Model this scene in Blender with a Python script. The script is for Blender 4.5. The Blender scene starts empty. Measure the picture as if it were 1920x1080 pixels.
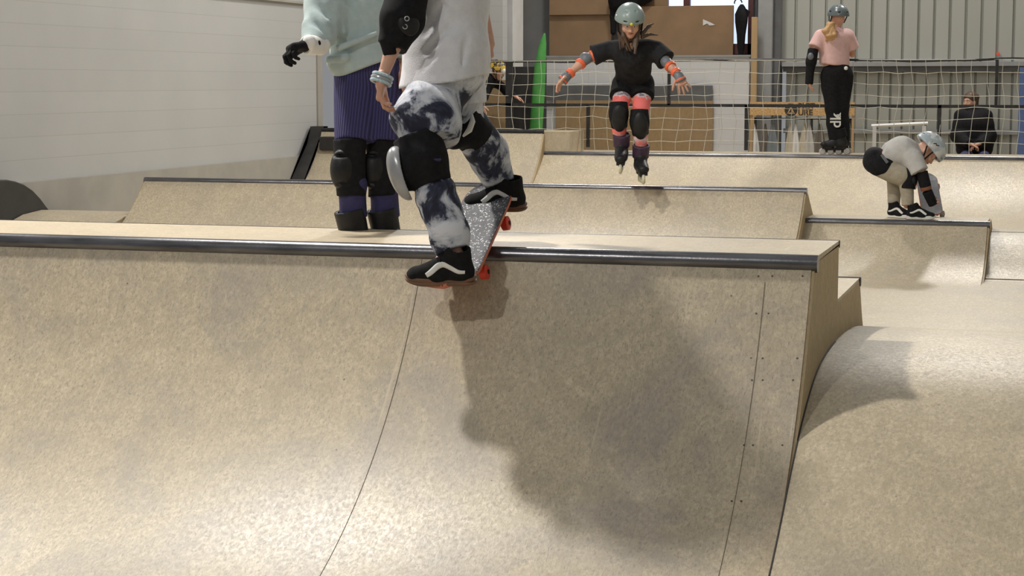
import bpy, bmesh, math, random
import numpy as np
from mathutils import Vector, Matrix

random.seed(7)
SC = bpy.context.scene
COL = SC.collection

# ------------------------------------------------------------------ camera
FPX = 3414.0
EYE = np.array([0.0, 0.0, 1.42])
PITCH = math.atan(385 / FPX)
YAW = math.radians(16.69)
FH = np.array([-math.sin(YAW), math.cos(YAW), 0.0])
RT = np.array([math.cos(YAW), math.sin(YAW), 0.0])
FW = FH * math.cos(PITCH) + np.array([0, 0, -math.sin(PITCH)])
UP = np.cross(RT, FW)
cam_data = bpy.data.cameras.new('camera')
cam = bpy.data.objects.new('camera', cam_data)
COL.objects.link(cam)
cam_data.sensor_width = 36.0
cam_data.lens = FPX / 1920 * 36.0
cam_data.clip_end = 200
cam.matrix_world = Matrix(((RT[0], UP[0], -FW[0], EYE[0]), (RT[1], UP[1], -FW[1], EYE[1]),
                           (RT[2], UP[2], -FW[2], EYE[2]), (0, 0, 0, 1)))
SC.camera = cam

# ------------------------------------------------------------------ light
SC.view_settings.view_transform = 'Standard'
SC.view_settings.look = 'None'
SC.view_settings.gamma = 1.0
SC.view_settings.use_curve_mapping = False
SC.view_settings.exposure = -0.05
world = bpy.data.worlds.new('hall_ambience')
SC.world = world
world.use_nodes = True
world.node_tree.nodes['Background'].inputs[0].default_value = (0.97, 0.98, 1.0, 1)
world.node_tree.nodes['Background'].inputs[1].default_value = 0.26


def lamp(loc, target, energy, size, color=(1.0, 0.95, 0.87)):
    l = bpy.data.lights.new('ceiling_lamp', 'AREA')
    l.shape = 'DISK'
    l.size = size
    l.energy = energy
    l.color = color
    o = bpy.data.objects.new('ceiling_lamp', l)
    COL.objects.link(o)
    o.location = loc
    d = Vector(target) - Vector(loc)
    o.rotation_euler = d.to_track_quat('-Z', 'Y').to_euler()
    return o



lamp((-5.2, 7.9, 6.4), (-2.2, 6.4, 0.2), 430, 0.38)
lamp((-8.5, 9.2, 5.0), (-2.2, 6.4, 0.2), 170, 0.30)
lamp((-4.3, -0.6, 6.2), (-2.2, 7.2, 0.3), 160, 0.30)
lamp((-5.5, 18.5, 7.0), (-4.5, 14.0, 0.0), 330, 0.6)
lamp((-1.0, 24.0, 7.0), (-1.0, 18.0, 0.0), 330, 0.7)
lamp((-4.5, 21.0, 7.0), (-3.5, 24.5, 0.5), 150, 0.8)
lamp((-4.0, 10.0, 7.0), (-8.8, 15.0, 1.0), 70, 1.0)

# ------------------------------------------------------------------ helpers
def W(px, py, d):
    """world point seen at a photo pixel, at distance d along the view axis"""
    return EYE + (FW + RT * (px - 960) / FPX - UP * (py - 540) / FPX) * d


def at_y(px, py, Y):
    r = FW + RT * (px - 960) / FPX - UP * (py - 540) / FPX
    return EYE + r * (Y / r[1])


def at_x(px, py, X):
    r = FW + RT * (px - 960) / FPX - UP * (py - 540) / FPX
    return EYE + r * (X / r[0])


def nrm(v):
    v = np.asarray(v, float)
    return v / (np.linalg.norm(v) + 1e-12)


def frame(x=None, y=None, z=None):
    """orthonormal axes (columns) from a main and a hint: x+z, y+z or z+x"""
    if x is not None and z is not None:
        X = nrm(x); Z = nrm(np.asarray(z) - np.dot(z, X) * X); Y = np.cross(Z, X)
    elif y is not None and z is not None:
        Y = nrm(y); Z = nrm(np.asarray(z) - np.dot(z, Y) * Y); X = np.cross(Y, Z)
    return np.stack([X, Y, Z], 1)


def link(name, me, parent=None):
    o = bpy.data.objects.new(name, me)
    COL.objects.link(o)
    if parent is not None:
        o.parent = parent
    return o


def wloc(o):
    l = np.zeros(3)
    while o is not None:
        l = l + np.array(o.location)
        o = o.parent
    return l


def mk(name, verts, faces, mat, parent=None, smooth=True, origin=None, bevel=0):
    """one mesh object; verts are world points"""
    v = np.asarray(verts, float)
    if parent is not None:
        org = wloc(parent)
    else:
        org = v.mean(0) if origin is None else np.asarray(origin, float)
        if origin is None:
            org[2] = v[:, 2].min()
    v = v - org
    me = bpy.data.meshes.new(name)
    me.from_pydata(v.tolist(), [], faces if isinstance(faces, list) else faces.tolist())
    me.update()
    if mat is not None:
        me.materials.append(mat)
    if smooth:
        me.polygons.foreach_set('use_smooth', [True] * len(me.polygons))
    o = link(name, me, parent)
    if parent is None:
        o.location = org
    if bevel:
        b = o.modifiers.new('bevel', 'BEVEL')
        b.width = bevel
        b.segments = 2
        b.limit_method = 'ANGLE'
    return o


def tag(o, label, cat, group=None):
    o['label'] = label
    o['category'] = cat
    if group:
        o['group'] = group
    return o


def thing(name, label, cat, loc, group=None):
    o = bpy.data.objects.new(name, None)
    COL.objects.link(o)
    o.location = loc
    o.empty_display_size = 0.1
    return tag(o, label, cat, group)


def structure(o):
    o['kind'] = 'structure'
    return o


class MB:
    """collects shapes into one mesh"""
    def __init__(s):
        s.v = []; s.f = []

    def add(s, v, f):
        n = len(s.v)
        s.v += [list(map(float, p)) for p in v]
        s.f += [[i + n for i in q] for q in f]
        return s

    def box(s, lo, hi, R=None, c=None):
        lo = np.array(lo, float); hi = np.array(hi, float)
        p = np.array([[x, y, z] for x in (lo[0], hi[0]) for y in (lo[1], hi[1]) for z in (lo[2], hi[2])])
        if R is not None:
            c = np.zeros(3) if c is None else np.asarray(c)
            p = p @ R.T + c
        return s.add(p, [[0, 1, 3, 2], [4, 6, 7, 5], [0, 4, 5, 1], [2, 3, 7, 6], [0, 2, 6, 4], [1, 5, 7, 3]])

    def tube(s, pts, r, n=8, cap=True):
        pts = [np.asarray(p, float) for p in pts]
        rs = r if isinstance(r, (list, tuple, np.ndarray)) else [r] * len(pts)
        vs = []; fs = []
        prev = None
        for i, p in enumerate(pts):
            t = nrm(pts[min(i + 1, len(pts) - 1)] - pts[max(i - 1, 0)])
            if prev is None:
                a = np.array([0, 0, 1.0]) if abs(t[2]) < .9 else np.array([1.0, 0, 0])
                u = nrm(np.cross(t, a))
            else:
                u = nrm(prev - np.dot(prev, t) * t)
            prev = u
            w = np.cross(t, u)
            for k in range(n):
                q = 2 * math.pi * k / n
                vs.append(p + rs[i] * (math.cos(q) * u + math.sin(q) * w))
        for i in range(len(pts) - 1):
            for k in range(n):
                a = i * n + k; b = i * n + (k + 1) % n
                fs.append([a, b, b + n, a + n])
        if cap:
            fs.append(list(range(n))[::-1])
            fs.append([(len(pts) - 1) * n + k for k in range(n)])
        return s.add(vs, fs)

    def prism(s, poly, axis, a, b):
        """poly of 2-D points extruded along axis 'x','y' or 'z' from a to b"""
        n = len(poly)
        def P(p, t):
            if axis == 'x': return [t, p[0], p[1]]
            if axis == 'y': return [p[0], t, p[1]]
            return [p[0], p[1], t]
        vs = [P(p, a) for p in poly] + [P(p, b) for p in poly]
        fs = [[i, (i + 1) % n, (i + 1) % n + n, i + n] for i in range(n)]
        fs.append(list(range(n))[::-1]); fs.append([i + n for i in range(n)])
        return s.add(vs, fs)

    def sheet(s, prof, x0, x1, th, nx=1):
        """a bent board: YZ profile line with thickness th below, from x0 to x1"""
        prof = np.array(prof, float)
        t = np.gradient(prof, axis=0)
        nn = np.stack([t[:, 1], -t[:, 0]], 1)
        nn /= np.linalg.norm(nn, axis=1)[:, None]
        nn[nn[:, 1] > 0] *= -1
        low = prof + nn * th
        return s.prism([tuple(p) for p in prof] + [tuple(p) for p in low[::-1]], 'x', x0, x1)

    def xf(s, R, c):
        s.v = (np.array(s.v) @ R.T + np.asarray(c)).tolist()
        return s

    def make(s, name, mat, parent=None, smooth=False, bevel=0, origin=None):
        o = mk(name, s.v, s.f, mat, parent, smooth, origin, bevel)
        bm = bmesh.new(); bm.from_mesh(o.data)
        bmesh.ops.recalc_face_normals(bm, faces=bm.faces)
        bm.to_mesh(o.data); bm.free()
        if smooth:
            o.data.set_sharp_from_angle(angle=math.radians(40))
        return o


# ---- signed-distance modelling: primitives are blended, then meshed by surface nets
def cap(a, b, ra, rb, k=0.015, q=1.0, side=None, flat=0, op='u'):
    return dict(t='cap', a=np.asarray(a, float), b=np.asarray(b, float), ra=ra, rb=rb, k=k, q=q,
                side=None if side is None else nrm(side), flat=flat, op=op)


def ell(c, r, R=None, k=0.015, op='u'):
    return dict(t='ell', c=np.asarray(c, float), r=np.asarray(r, float), R=np.eye(3) if R is None else R, k=k, op=op)


def rbox(c, hf, R=None, rr=0.01, k=0.01, op='u'):
    return dict(t='box', c=np.asarray(c, float), r=np.asarray(hf, float), R=np.eye(3) if R is None else R, rr=rr, k=k, op=op)


def cut(p, n, k=0.004):
    """keep what lies behind the plane (against n)"""
    return dict(t='cut', c=np.asarray(p, float), n=nrm(n), k=k, op='c')


def dist(pr, P):
    if pr['t'] == 'cap':
        a, b = pr['a'], pr['b']
        ba = b - a
        L2 = float(ba @ ba) + 1e-12
        w = P - a
        tt = (w @ ba) / L2
        t = np.clip(tt, 0, 1)
        dv = w - t[..., None] * ba
        if pr['side'] is not None:
            s_ = pr['side'] - (pr['side'] @ ba) / L2 * ba
            s_ = nrm(s_)
            c = dv @ s_
            dv = dv + ((1 / pr['q'] - 1) * c)[..., None] * s_
        d = np.sqrt((dv * dv).sum(-1)) - (pr['ra'] + (pr['rb'] - pr['ra']) * t)
        L = math.sqrt(L2)
        if pr['flat'] & 1: d = np.maximum(d, -tt * L)
        if pr['flat'] & 2: d = np.maximum(d, (tt - 1) * L)
        return d
    if pr['t'] == 'ell':
        p = (P - pr['c']) @ pr['R']
        k0 = np.sqrt(((p / pr['r']) ** 2).sum(-1)) + 1e-9
        k1 = np.sqrt(((p / pr['r'] ** 2) ** 2).sum(-1)) + 1e-9
        return k0 * (k0 - 1) / k1
    if pr['t'] == 'box':
        q = np.abs((P - pr['c']) @ pr['R']) - pr['r'] + pr['rr']
        return np.sqrt((np.maximum(q, 0) ** 2).sum(-1)) + np.minimum(q.max(-1), 0) - pr['rr']
    return (P - pr['c']) @ pr['n']


def smin(a, b, k):
    h = np.clip(0.5 + 0.5 * (b - a) / k, 0, 1)
    return b + (a - b) * h - k * h * (1 - h)


def blend(phi, d, pr):
    k = max(pr['k'], 1e-5)
    if pr['op'] == 'u': return smin(phi, d, k)
    if pr['op'] == 's': return -smin(-phi, d, k)
    return -smin(-phi, -d, k)


def bbox(pr):
    if pr['t'] == 'cap':
        e = max(pr['ra'], pr['rb']) * max(1, pr['q'])
        return np.minimum(pr['a'], pr['b']) - e, np.maximum(pr['a'], pr['b']) + e
    if pr['t'] == 'ell' or pr['t'] == 'box':
        e = np.sqrt(((pr['R'] * pr['r']) ** 2).sum(1)) if pr['t'] == 'ell' else (np.abs(pr['R']) * pr['r']).sum(1)
        return pr['c'] - e, pr['c'] + e
    return None


def sdf_at(prims, P):
    P = np.atleast_2d(P)
    phi = np.full(len(P), 1.0)
    for pr in prims:
        phi = blend(phi, dist(pr, P), pr)
    return phi


def sdf(prims, h=0.008, noise=None):
    bb = [bbox(p) for p in prims if p['op'] == 'u']
    lo = np.min([b[0] for b in bb], 0) - 4 * h - 0.02
    hi = np.max([b[1] for b in bb], 0) + 4 * h + 0.02
    n = np.ceil((hi - lo) / h).astype(int) + 1
    ax = [lo[i] + h * np.arange(n[i]) for i in range(3)]
    phi = np.full(n, 1.0)
    for pr in prims:
        b = bbox(pr)
        if b is None:
            sl = [slice(0, n[i]) for i in range(3)]
        else:
            m = pr['k'] + 3 * h
            sl = [slice(max(0, int((b[0][i] - m - lo[i]) / h)), min(n[i], int((b[1][i] + m - lo[i]) / h) + 2)) for i in range(3)]
            if any(s_.stop <= s_.start for s_ in sl): continue
        G = np.stack(np.meshgrid(*[ax[i][sl[i]] for i in range(3)], indexing='ij'), -1)
        phi[tuple(sl)] = blend(phi[tuple(sl)], dist(pr, G), pr)
    if noise is not None:
        band = np.argwhere(np.abs(phi) < 0.05)
        P = lo + band * h
        phi[tuple(band.T)] += noise(P)
    for i in range(3):
        s0 = [slice(None)] * 3
        for e in (0, -1):
            s0[i] = e
            phi[tuple(s0)] = np.maximum(phi[tuple(s0)], 1e-3)
    return nets(phi, lo, h)


def nets(phi, lo, h):
    s = phi < 0
    c = np.zeros(np.array(s.shape) - 1, np.uint8)
    X, Y, Z = s.shape
    cor = [(a, b, d) for a in (0, 1) for b in (0, 1) for d in (0, 1)]
    for a, b, d in cor:
        c += s[a:X - 1 + a, b:Y - 1 + b, d:Z - 1 + d]
    ijk = np.argwhere((c > 0) & (c < 8))
    idx = np.full(c.shape, -1, np.int64)
    idx[tuple(ijk.T)] = np.arange(len(ijk))
    acc = np.zeros((len(ijk), 3)); cnt = np.zeros(len(ijk))
    for a in cor:
        for i in range(3):
            if a[i] == 0:
                b = list(a); b[i] = 1
                va = phi[tuple((ijk + a).T)]; vb = phi[tuple((ijk + b).T)]
                m = (va < 0) != (vb < 0)
                t = va[m] / (va[m] - vb[m])
                p = np.tile(np.array(a, float), (m.sum(), 1)); p[:, i] = t
                acc[m] += p; cnt[m] += 1
    V = lo + h * (ijk + acc / cnt[:, None])
    F = []
    for i in range(3):
        j, k = (i + 1) % 3, (i + 2) % 3
        A = np.take(s, range(0, s.shape[i] - 1), i); B = np.take(s, range(1, s.shape[i]), i)
        e = np.argwhere(A != B)
        e = e[(e[:, j] > 0) & (e[:, k] > 0) & (e[:, j] < s.shape[j] - 1) & (e[:, k] < s.shape[k] - 1)]
        dj = np.zeros(3, int); dj[j] = 1
        dk = np.zeros(3, int); dk[k] = 1
        q = np.stack([idx[tuple((e - dj - dk).T)], idx[tuple((e - dk).T)], idx[tuple(e.T)], idx[tuple((e - dj).T)]], 1)
        ins = A[tuple(e.T)]
        q[~ins] = q[~ins][:, ::-1]
        F.append(q)
    return V, np.concatenate(F)


def sd(name, prims, h, mat, parent, noise=None):
    v, f = sdf(prims, h, noise)
    return mk(name, v, f, mat, parent)


def join(*vf):
    V = []; Fs = []; n = 0
    for v, f in vf:
        V.append(v); Fs.append(np.asarray(f) + n); n += len(v)
    return np.concatenate(V), np.concatenate(Fs)


def folds(amp, freq, seed=0, stretch=(1, 1, 1)):
    rg = np.random.RandomState(seed)
    D = rg.normal(size=(5, 3)); D /= np.linalg.norm(D, axis=1)[:, None]
    ph = rg.uniform(0, 6.28, 5)
    st = np.array(stretch)

    def f(P):
        Q = P * st
        w = np.sin(Q @ D[3] * freq * .6 + ph[3]) * 1.2 + np.sin(Q @ D[4] * freq * .45 + ph[4])
        r = np.zeros(len(P))
        for i in range(3):
            r += np.sin(Q @ D[i] * freq * (1 + .35 * i) + ph[i] + w) / (1 + .4 * i)
        return amp * (r / 2 - 0.3 * np.abs(r))
    return f


def ribbon(prims, frame_, origin, pts, width, lift=0.002, view=1.0, n=24, th=0.0025, dirv=None):
    """a strip laid onto a surface: pts are (x,z) in the local frame, projected along local y"""
    pts = np.array(pts, float)
    t = np.linspace(0, 1, len(pts)); tt = np.linspace(0, 1, n)
    xs = np.interp(tt, t, pts[:, 0]); zs = np.interp(tt, t, pts[:, 1])
    for _ in range(2):
        xs[1:-1] = (xs[:-2] + 2 * xs[1:-1] + xs[2:]) / 4; zs[1:-1] = (zs[:-2] + 2 * zs[1:-1] + zs[2:]) / 4
    w = width if not np.isscalar(width) else [width] * n
    w = np.interp(tt, np.linspace(0, 1, len(w)), w)
    dx = np.gradient(xs); dz = np.gradient(zs); L = np.hypot(dx, dz) + 1e-9
    rows = []
    for s_ in (-1, -.33, .33, 1):
        X = xs - s_ * dz / L * w / 2; Z = zs + s_ * dx / L * w / 2
        ys = np.linspace(0.12, -0.02, 281)
        P = np.stack([np.repeat(X, len(ys)), np.tile(ys, n) * view, np.repeat(Z, len(ys))], 1)
        d = sdf_at(prims, P @ frame_.T + origin).reshape(n, -1)
        hit = np.argmax(d < 0, 1)
        Yv = ys[hit] * view
        for _ in range(6):
            Yv[1:-1] = (Yv[:-2] + 2 * Yv[1:-1] + Yv[2:]) / 4
        rows.append(np.stack([X, Yv, Z], 1))
    vs = []
    for off in (lift, -th):
        for r in rows:
            q = r.copy(); q[:, 1] += off * view
            vs.append(q @ frame_.T + origin)
    vs = np.concatenate(vs)
    fs = []
    R4 = 4
    def I(l, r, i): return l * R4 * n + r * n + i
    for i in range(n - 1):
        for r in range(R4 - 1):
            fs.append([I(0, r, i), I(0, r, i + 1), I(0, r + 1, i + 1), I(0, r + 1, i)])
            fs.append([I(1, r, i), I(1, r + 1, i), I(1, r + 1, i + 1), I(1, r, i + 1)])
        fs.append([I(0, 0, i), I(1, 0, i), I(1, 0, i + 1), I(0, 0, i + 1)])
        fs.append([I(0, 3, i), I(0, 3, i + 1), I(1, 3, i + 1), I(1, 3, i)])
    return vs, fs


# ------------------------------------------------------------------ materials
def newmat(name):
    m = bpy.data.materials.new(name)
    m.use_nodes = True
    nt = m.node_tree
    b = nt.nodes['Principled BSDF']
    tc = nt.nodes.new('ShaderNodeTexCoord')
    return m, nt, b, tc.outputs['Object']


def N(nt, kind, **kw):
    n = nt.nodes.new(kind)
    for k, v in kw.items():
        if k in n.inputs.keys() if hasattr(n.inputs, 'keys') else False:
            n.inputs[k].default_value = v
        else:
            setattr(n, k, v)
    return n


def noise_(nt, co, scale, detail=4, rough=.55, stretch=None, dist_=0):
    if stretch is not None:
        mp = nt.nodes.new('ShaderNodeMapping')
        mp.inputs['Scale'].default_value = stretch
        nt.links.new(co, mp.inputs[0]); co = mp.outputs[0]
    n = nt.nodes.new('ShaderNodeTexNoise')
    n.inputs['Scale'].default_value = scale
    n.inputs['Detail'].default_value = detail
    n.inputs['Roughness'].default_value = rough
    n.inputs['Distortion'].default_value = dist_
    nt.links.new(co, n.inputs['Vector'])
    return n.outputs['Fac']


def ramp_(nt, fac, stops):
    r = nt.nodes.new('ShaderNodeValToRGB')
    e = r.color_ramp.elements
    while len(e) < len(stops): e.new(0.5)
    for i, (p, c) in enumerate(stops):
        e[i].position = p
        e[i].color = (*c, 1) if len(c) == 3 else c
    nt.links.new(fac, r.inputs[0])
    return r.outputs[0]


def mix_(nt, fac, a, b, mode='MIX'):
    m = nt.nodes.new('ShaderNodeMix')
    m.data_type = 'RGBA'; m.blend_type = mode
    if isinstance(fac, float): m.inputs[0].default_value = fac
    else: nt.links.new(fac, m.inputs[0])
    for s_, v in ((6, a), (7, b)):
        if isinstance(v, tuple): m.inputs[s_].default_value = (*v, 1)
        else: nt.links.new(v, m.inputs[s_])
    return m.outputs[2]


def bump_(nt, b, h, strength=.3, distance=.01):
    n = nt.nodes.new('ShaderNodeBump')
    n.inputs['Strength'].default_value = strength
    n.inputs['Distance'].default_value = distance
    nt.links.new(h, n.inputs['Height'])
    nt.links.new(n.outputs[0], b.inputs['Normal'])


def mat(name, c1, c2=None, scale=20, rough=.6, metal=0, bump=0, bscale=150, stretch=None, lo=.35, hi=.65, spec=.5, sheen=0):
    m, nt, b, co = newmat(name)
    b.inputs['Roughness'].default_value = rough
    b.inputs['Metallic'].default_value = metal
    b.inputs['Specular IOR Level'].default_value = spec
    if sheen: b.inputs['Sheen Weight'].default_value = sheen
    if c2 is None: c2 = tuple(x * .86 for x in c1)
    f = noise_(nt, co, scale, 5, stretch=stretch)
    nt.links.new(ramp_(nt, f, [(lo, c1), (hi, c2)]), b.inputs['Base Color'])
    if bump:
        bump_(nt, b, noise_(nt, co, bscale, 3), bump, .004)
    return m


def plywood(name, base, dark, pale, wear=.5, rough=.42, seams=(), grain=1.0):
    m, nt, b, co = newmat(name)
    f1 = noise_(nt, co, 70, 8, .75, (1, .7, .7), .5)          # fine mottling
    f2 = noise_(nt, co, 110, 6, .75, (1.5, .4, .5), .4)        # short fibre flecks
    f3 = noise_(nt, co, 1.6, 8, .72, None, .5)                 # broad grey smudges
    f4 = noise_(nt, co, 20, 8, .8, (1, .6, .6), .8)            # medium patches
    c = ramp_(nt, f1, [(.36, dark), (.50, base), (.66, pale)])
    c = mix_(nt, ramp_(nt, f4, [(.42, (0, 0, 0)), (.62, (.8, .8, .8))]), c, tuple(x * .80 for x in base))
    c = mix_(nt, ramp_(nt, f3, [(.46, (0, 0, 0)), (.64, (.9 * wear, .9 * wear, .9 * wear))]), c, (0.29, 0.262, 0.252))
    c = mix_(nt, ramp_(nt, f2, [(.54, (0, 0, 0)), (.66, (wear * 1.3, wear * 1.3, wear * 1.3))]), c, tuple(x * .62 for x in dark))
    # scattered black wheel flecks
    vor = nt.nodes.new('ShaderNodeTexVoronoi')
    vor.inputs['Scale'].default_value = 6.0
    nt.links.new(co, vor.inputs['Vector'])
    c = mix_(nt, ramp_(nt, vor.outputs['Distance'], [(.018, (.7, .7, .7)), (.03, (0, 0, 0))]), c, (.05, .045, .04))
    # long scratches
    sc = noise_(nt, co, 5, 2, .5, (9.0, .35, .35), .4)
    c = mix_(nt, ramp_(nt, sc, [(.70, (0, 0, 0)), (.76, (.25, .25, .25))]), c, tuple(min(1, x * 1.12) for x in pale))
    if seams:
        sx = nt.nodes.new('ShaderNodeSeparateXYZ')
        nt.links.new(co, sx.inputs[0])
        for s_ in seams:
            a = N(nt, 'ShaderNodeMath', operation='SUBTRACT'); nt.links.new(sx.outputs[0], a.inputs[0]); a.inputs[1].default_value = s_
            q = N(nt, 'ShaderNodeMath', operation='ABSOLUTE'); nt.links.new(a.outputs[0], q.inputs[0])
            l = N(nt, 'ShaderNodeMath', operation='LESS_THAN'); nt.links.new(q.outputs[0], l.inputs[0]); l.inputs[1].default_value = .0016
            c = mix_(nt, l.outputs[0], c, (.08, .065, .05))
    nt.links.new(c, b.inputs['Base Color'])
    rr = ramp_(nt, f1, [(.3, (rough + .14,) * 3), (.7, (rough - .05,) * 3)])
    nt.links.new(rr, b.inputs['Roughness'])
    bump_(nt, b, f2, .12 * grain, .003)
    return m


PLY = dict(base=(.545, .462, .322), dark=(.36, .31, .245), pale=(.68, .59, .445))
m_ply_front = plywood('worn_birch_ramp_surface', wear=.58, rough=.355, seams=(), **PLY)
m_ply = plywood('birch_ramp_surface', wear=.3, rough=.42, **PLY)
m_ply_side = plywood('birch_side_panel', (.49, .375, .215), (.42, .325, .20), (.54, .42, .25), wear=.12, rough=.55)
m_deckply = plywood('deck_board', (.56, .47, .33), (.48, .41, .31), (.62, .54, .40), wear=.2, rough=.38)
m_floor = plywood('plywood_floor', wear=.3, rough=.40, **PLY)
m_tanply = plywood('tan_panel_board', (.36, .24, .12), (.31, .21, .11), (.39, .27, .14), wear=.15, rough=.6)
m_brown = mat('brown_cardboard', (.31, .195, .11), (.25, .16, .09), 3, .75)
m_steel = mat('worn_steel_pipe', (.20, .20, .215), (.10, .10, .108), 9, .27, .85, .1, 60, (.4, 3, 3))
m_darksteel = mat('dark_steel', (.045, .045, .05), (.03, .03, .03), 12, .45, .6)
m_black = mat('black_matte_paint', (.022, .021, .021), (.035, .033, .032), 6, .55, bump=.1)
m_dots = mat('black_hole', (.006, .006, .006), rough=.9)
m_screw = mat('screw_head', (.10, .09, .075), rough=.5, metal=.5)
m_white = mat('white_paint', (.72, .72, .72), (.66, .66, .66), 5, .5)
m_rope = mat('pale_net_cord', (.62, .60, .52), rough=.8)
m_woodpost = mat('raw_timber', (.50, .35, .19), (.42, .28, .14), 12, .7, stretch=(1, 1, .1))
m_greyp = mat('grey_painted_steel', (.33, .34, .35), (.28, .29, .30), 4, .5)
m_greyd = mat('dark_grey_board', (.13, .135, .14), (.10, .10, .105), 5, .7)
m_green = mat('green_plastic', (.09, .36, .08), (.06, .28, .06), 6, .4)
m_skin = mat('skin', (.62, .36, .26), (.54, .29, .20), 14, .5, bump=.05)
m_lip = mat('lips', (.42, .12, .10), rough=.45)
m_eye = mat('eye_white', (.75, .73, .70), rough=.2)
m_iris = mat('dark_iris', (.03, .02, .015), rough=.15)
m_brow = mat('brown_eyebrow', (.08, .05, .035), rough=.9)
m_blackcloth = mat('black_cloth', (.0075, .0075, .009), (.013, .013, .015), 40, .85, bump=.3, bscale=300, spec=.2)
m_blackplastic = mat('black_plastic', (.010, .010, .011), (.018, .018, .019), 20, .5, spec=.3)
m_hoodie = mat('mint_fleece', (.41, .495, .50), (.36, .45, .455), 30, .9, bump=.4, bscale=260, sheen=.2)
m_tee = mat('white_cotton', (.72, .73, .77), (.65, .66, .70), 25, .9, bump=.35, bscale=220)
m_pink = mat('pink_cotton', (.72, .47, .45), (.66, .42, .40), 20, .9, bump=.3)
m_chartee = mat('charcoal_cotton', (.016, .0165, .019), (.026, .026, .029), 20, .9, bump=.3, spec=.2)
m_greytee = mat('pale_grey_cotton', (.52, .51, .49), (.45, .44, .42), 20, .9, bump=.3)
m_beige = mat('beige_trousers', (.40, .36, .28), (.33, .29, .22), 20, .85, bump=.3)
m_orange = mat('orange_plastic', (.85, .16, .06), (.75, .12, .05), 20, .45)
m_greypad = mat('grey_plastic', (.16, .18, .20), (.12, .13, .15), 20, .45)
m_helmet = mat('grey_green_helmet_shell', (.25, .31, .30), (.22, .28, .27), 8, .32)
m_helmet2 = mat('dark_grey_helmet_shell', (.12, .15, .16), (.10, .12, .13), 8, .25)
m_red = mat('red_urethane', (.72, .055, .02), (.60, .04, .02), 10, .4)
m_cream = mat('cream_urethane', (.60, .58, .42), rough=.4)
m_hair = mat('brown_hair', (.05, .028, .018), (.10, .055, .03), 60, .5, stretch=(4, 4, .6), bump=.5)
m_blonde = mat('ginger_blonde_hair', (.42, .22, .09), (.60, .38, .18), 60, .5, stretch=(4, 4, .8), bump=.8, bscale=90)
m_gum = mat('gum_rubber', (.17, .085, .045), (.13, .065, .035), 10, .5)
m_suede = mat('black_suede', (.008, .008, .009), (.014, .014, .014), 60, .9, bump=.3, spec=.2)
m_stripe = mat('white_leather', (.78, .78, .75), rough=.5)
m_silver = mat('silver_plastic', (.45, .46, .48), (.34, .35, .37), 8, .28, .3)
m_bracelet = mat('pale_blue_bead', (.30, .48, .58), (.60, .68, .70), 120, .35)
m_purpleboot = mat('plum_boot_cuff', (.055, .028, .06), (.04, .02, .045), 20, .5)
m_yellow = mat('yellow_sticker', (.75, .70, .05), rough=.4)
m_navy = mat('purple_blue_cloth', (.038, .035, .115), (.028, .026, .09), 30, .85, bump=.3)


def special(name, fn, rough=.85):
    m, nt, b, co = newmat(name)
    b.inputs['Roughness'].default_value = rough
    fn(nt, b, co)
    return m


def _cord(nt, b, co):
    w = nt.nodes.new('ShaderNodeTexWave')
    w.wave_type = 'BANDS'; w.bands_direction = 'X'
    w.inputs['Scale'].default_value = 26; w.inputs['Distortion'].default_value = .4
    w.inputs['Detail'].default_value = 1
    nt.links.new(co, w.inputs['Vector'])
    nt.links.new(ramp_(nt, w.outputs['Fac'], [(.1, (.022, .020, .075)), (.8, (.050, .046, .155))]), b.inputs['Base Color'])
    bump_(nt, b, w.outputs['Fac'], .6, .006)


m_cord = special('purple_corduroy', _cord)


def _dye(nt, b, co):
    f = noise_(nt, co, 7.5, 5, .62, dist_=.5)
    c = ramp_(nt, f, [(.385, (.012, .014, .032)), (.445, (.035, .042, .08)), (.505, (.42, .45, .52)), (.60, (.66, .68, .74))])
    nt.links.new(c, b.inputs['Base Color'])
    bump_(nt, b, noise_(nt, co, 200, 3), .3, .003)


m_dye = special('navy_white_tie_dye', _dye)


def _tights(nt, b, co):
    sx = nt.nodes.new('ShaderNodeSeparateXYZ'); nt.links.new(co, sx.inputs[0])
    a = N(nt, 'ShaderNodeMath', operation='MULTIPLY_ADD')
    nt.links.new(noise_(nt, co, 22, 3), a.inputs[0]); a.inputs[1].default_value = .12
    nt.links.new(sx.outputs[2], a.inputs[2])
    pk = (.85, .19, .17); wh = (.70, .62, .64); gy = (.16, .15, .19)
    # height bands: pink and white calves, a pink ring above the knee pads, white and grey thighs
    c = ramp_(nt, a.outputs[0], [(.0, pk), (.30, pk), (.345, wh), (.37, pk), (.42, wh), (.46, pk), (.735, pk), (.75, wh), (.77, gy), (.79, wh), (.83, gy)])
    nt.links.new(c, b.inputs['Base Color'])


m_tights = special('pink_white_patterned_tights', _tights)


def _grip(nt, b, co):
    v = nt.nodes.new('ShaderNodeTexVoronoi'); v.inputs['Scale'].default_value = 210
    nt.links.new(co, v.inputs['Vector'])
    sp = nt.nodes.new('ShaderNodeSeparateColor'); nt.links.new(v.outputs['Color'], sp.inputs[0])
    g = ramp_(nt, sp.outputs[0], [(.90, (0, 0, 0)), (.94, (1, 1, 1))])
    c = mix_(nt, g, ramp_(nt, noise_(nt, co, 120, 4), [(.3, (.07, .073, .085)), (.7, (.135, .14, .155))]), (.85, .86, .9))
    nt.links.new(c, b.inputs['Base Color'])
    bump_(nt, b, noise_(nt, co, 400, 2), .6, .003)


m_grip = special('glitter_grey_grip_tape', _grip, .55)


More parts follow.
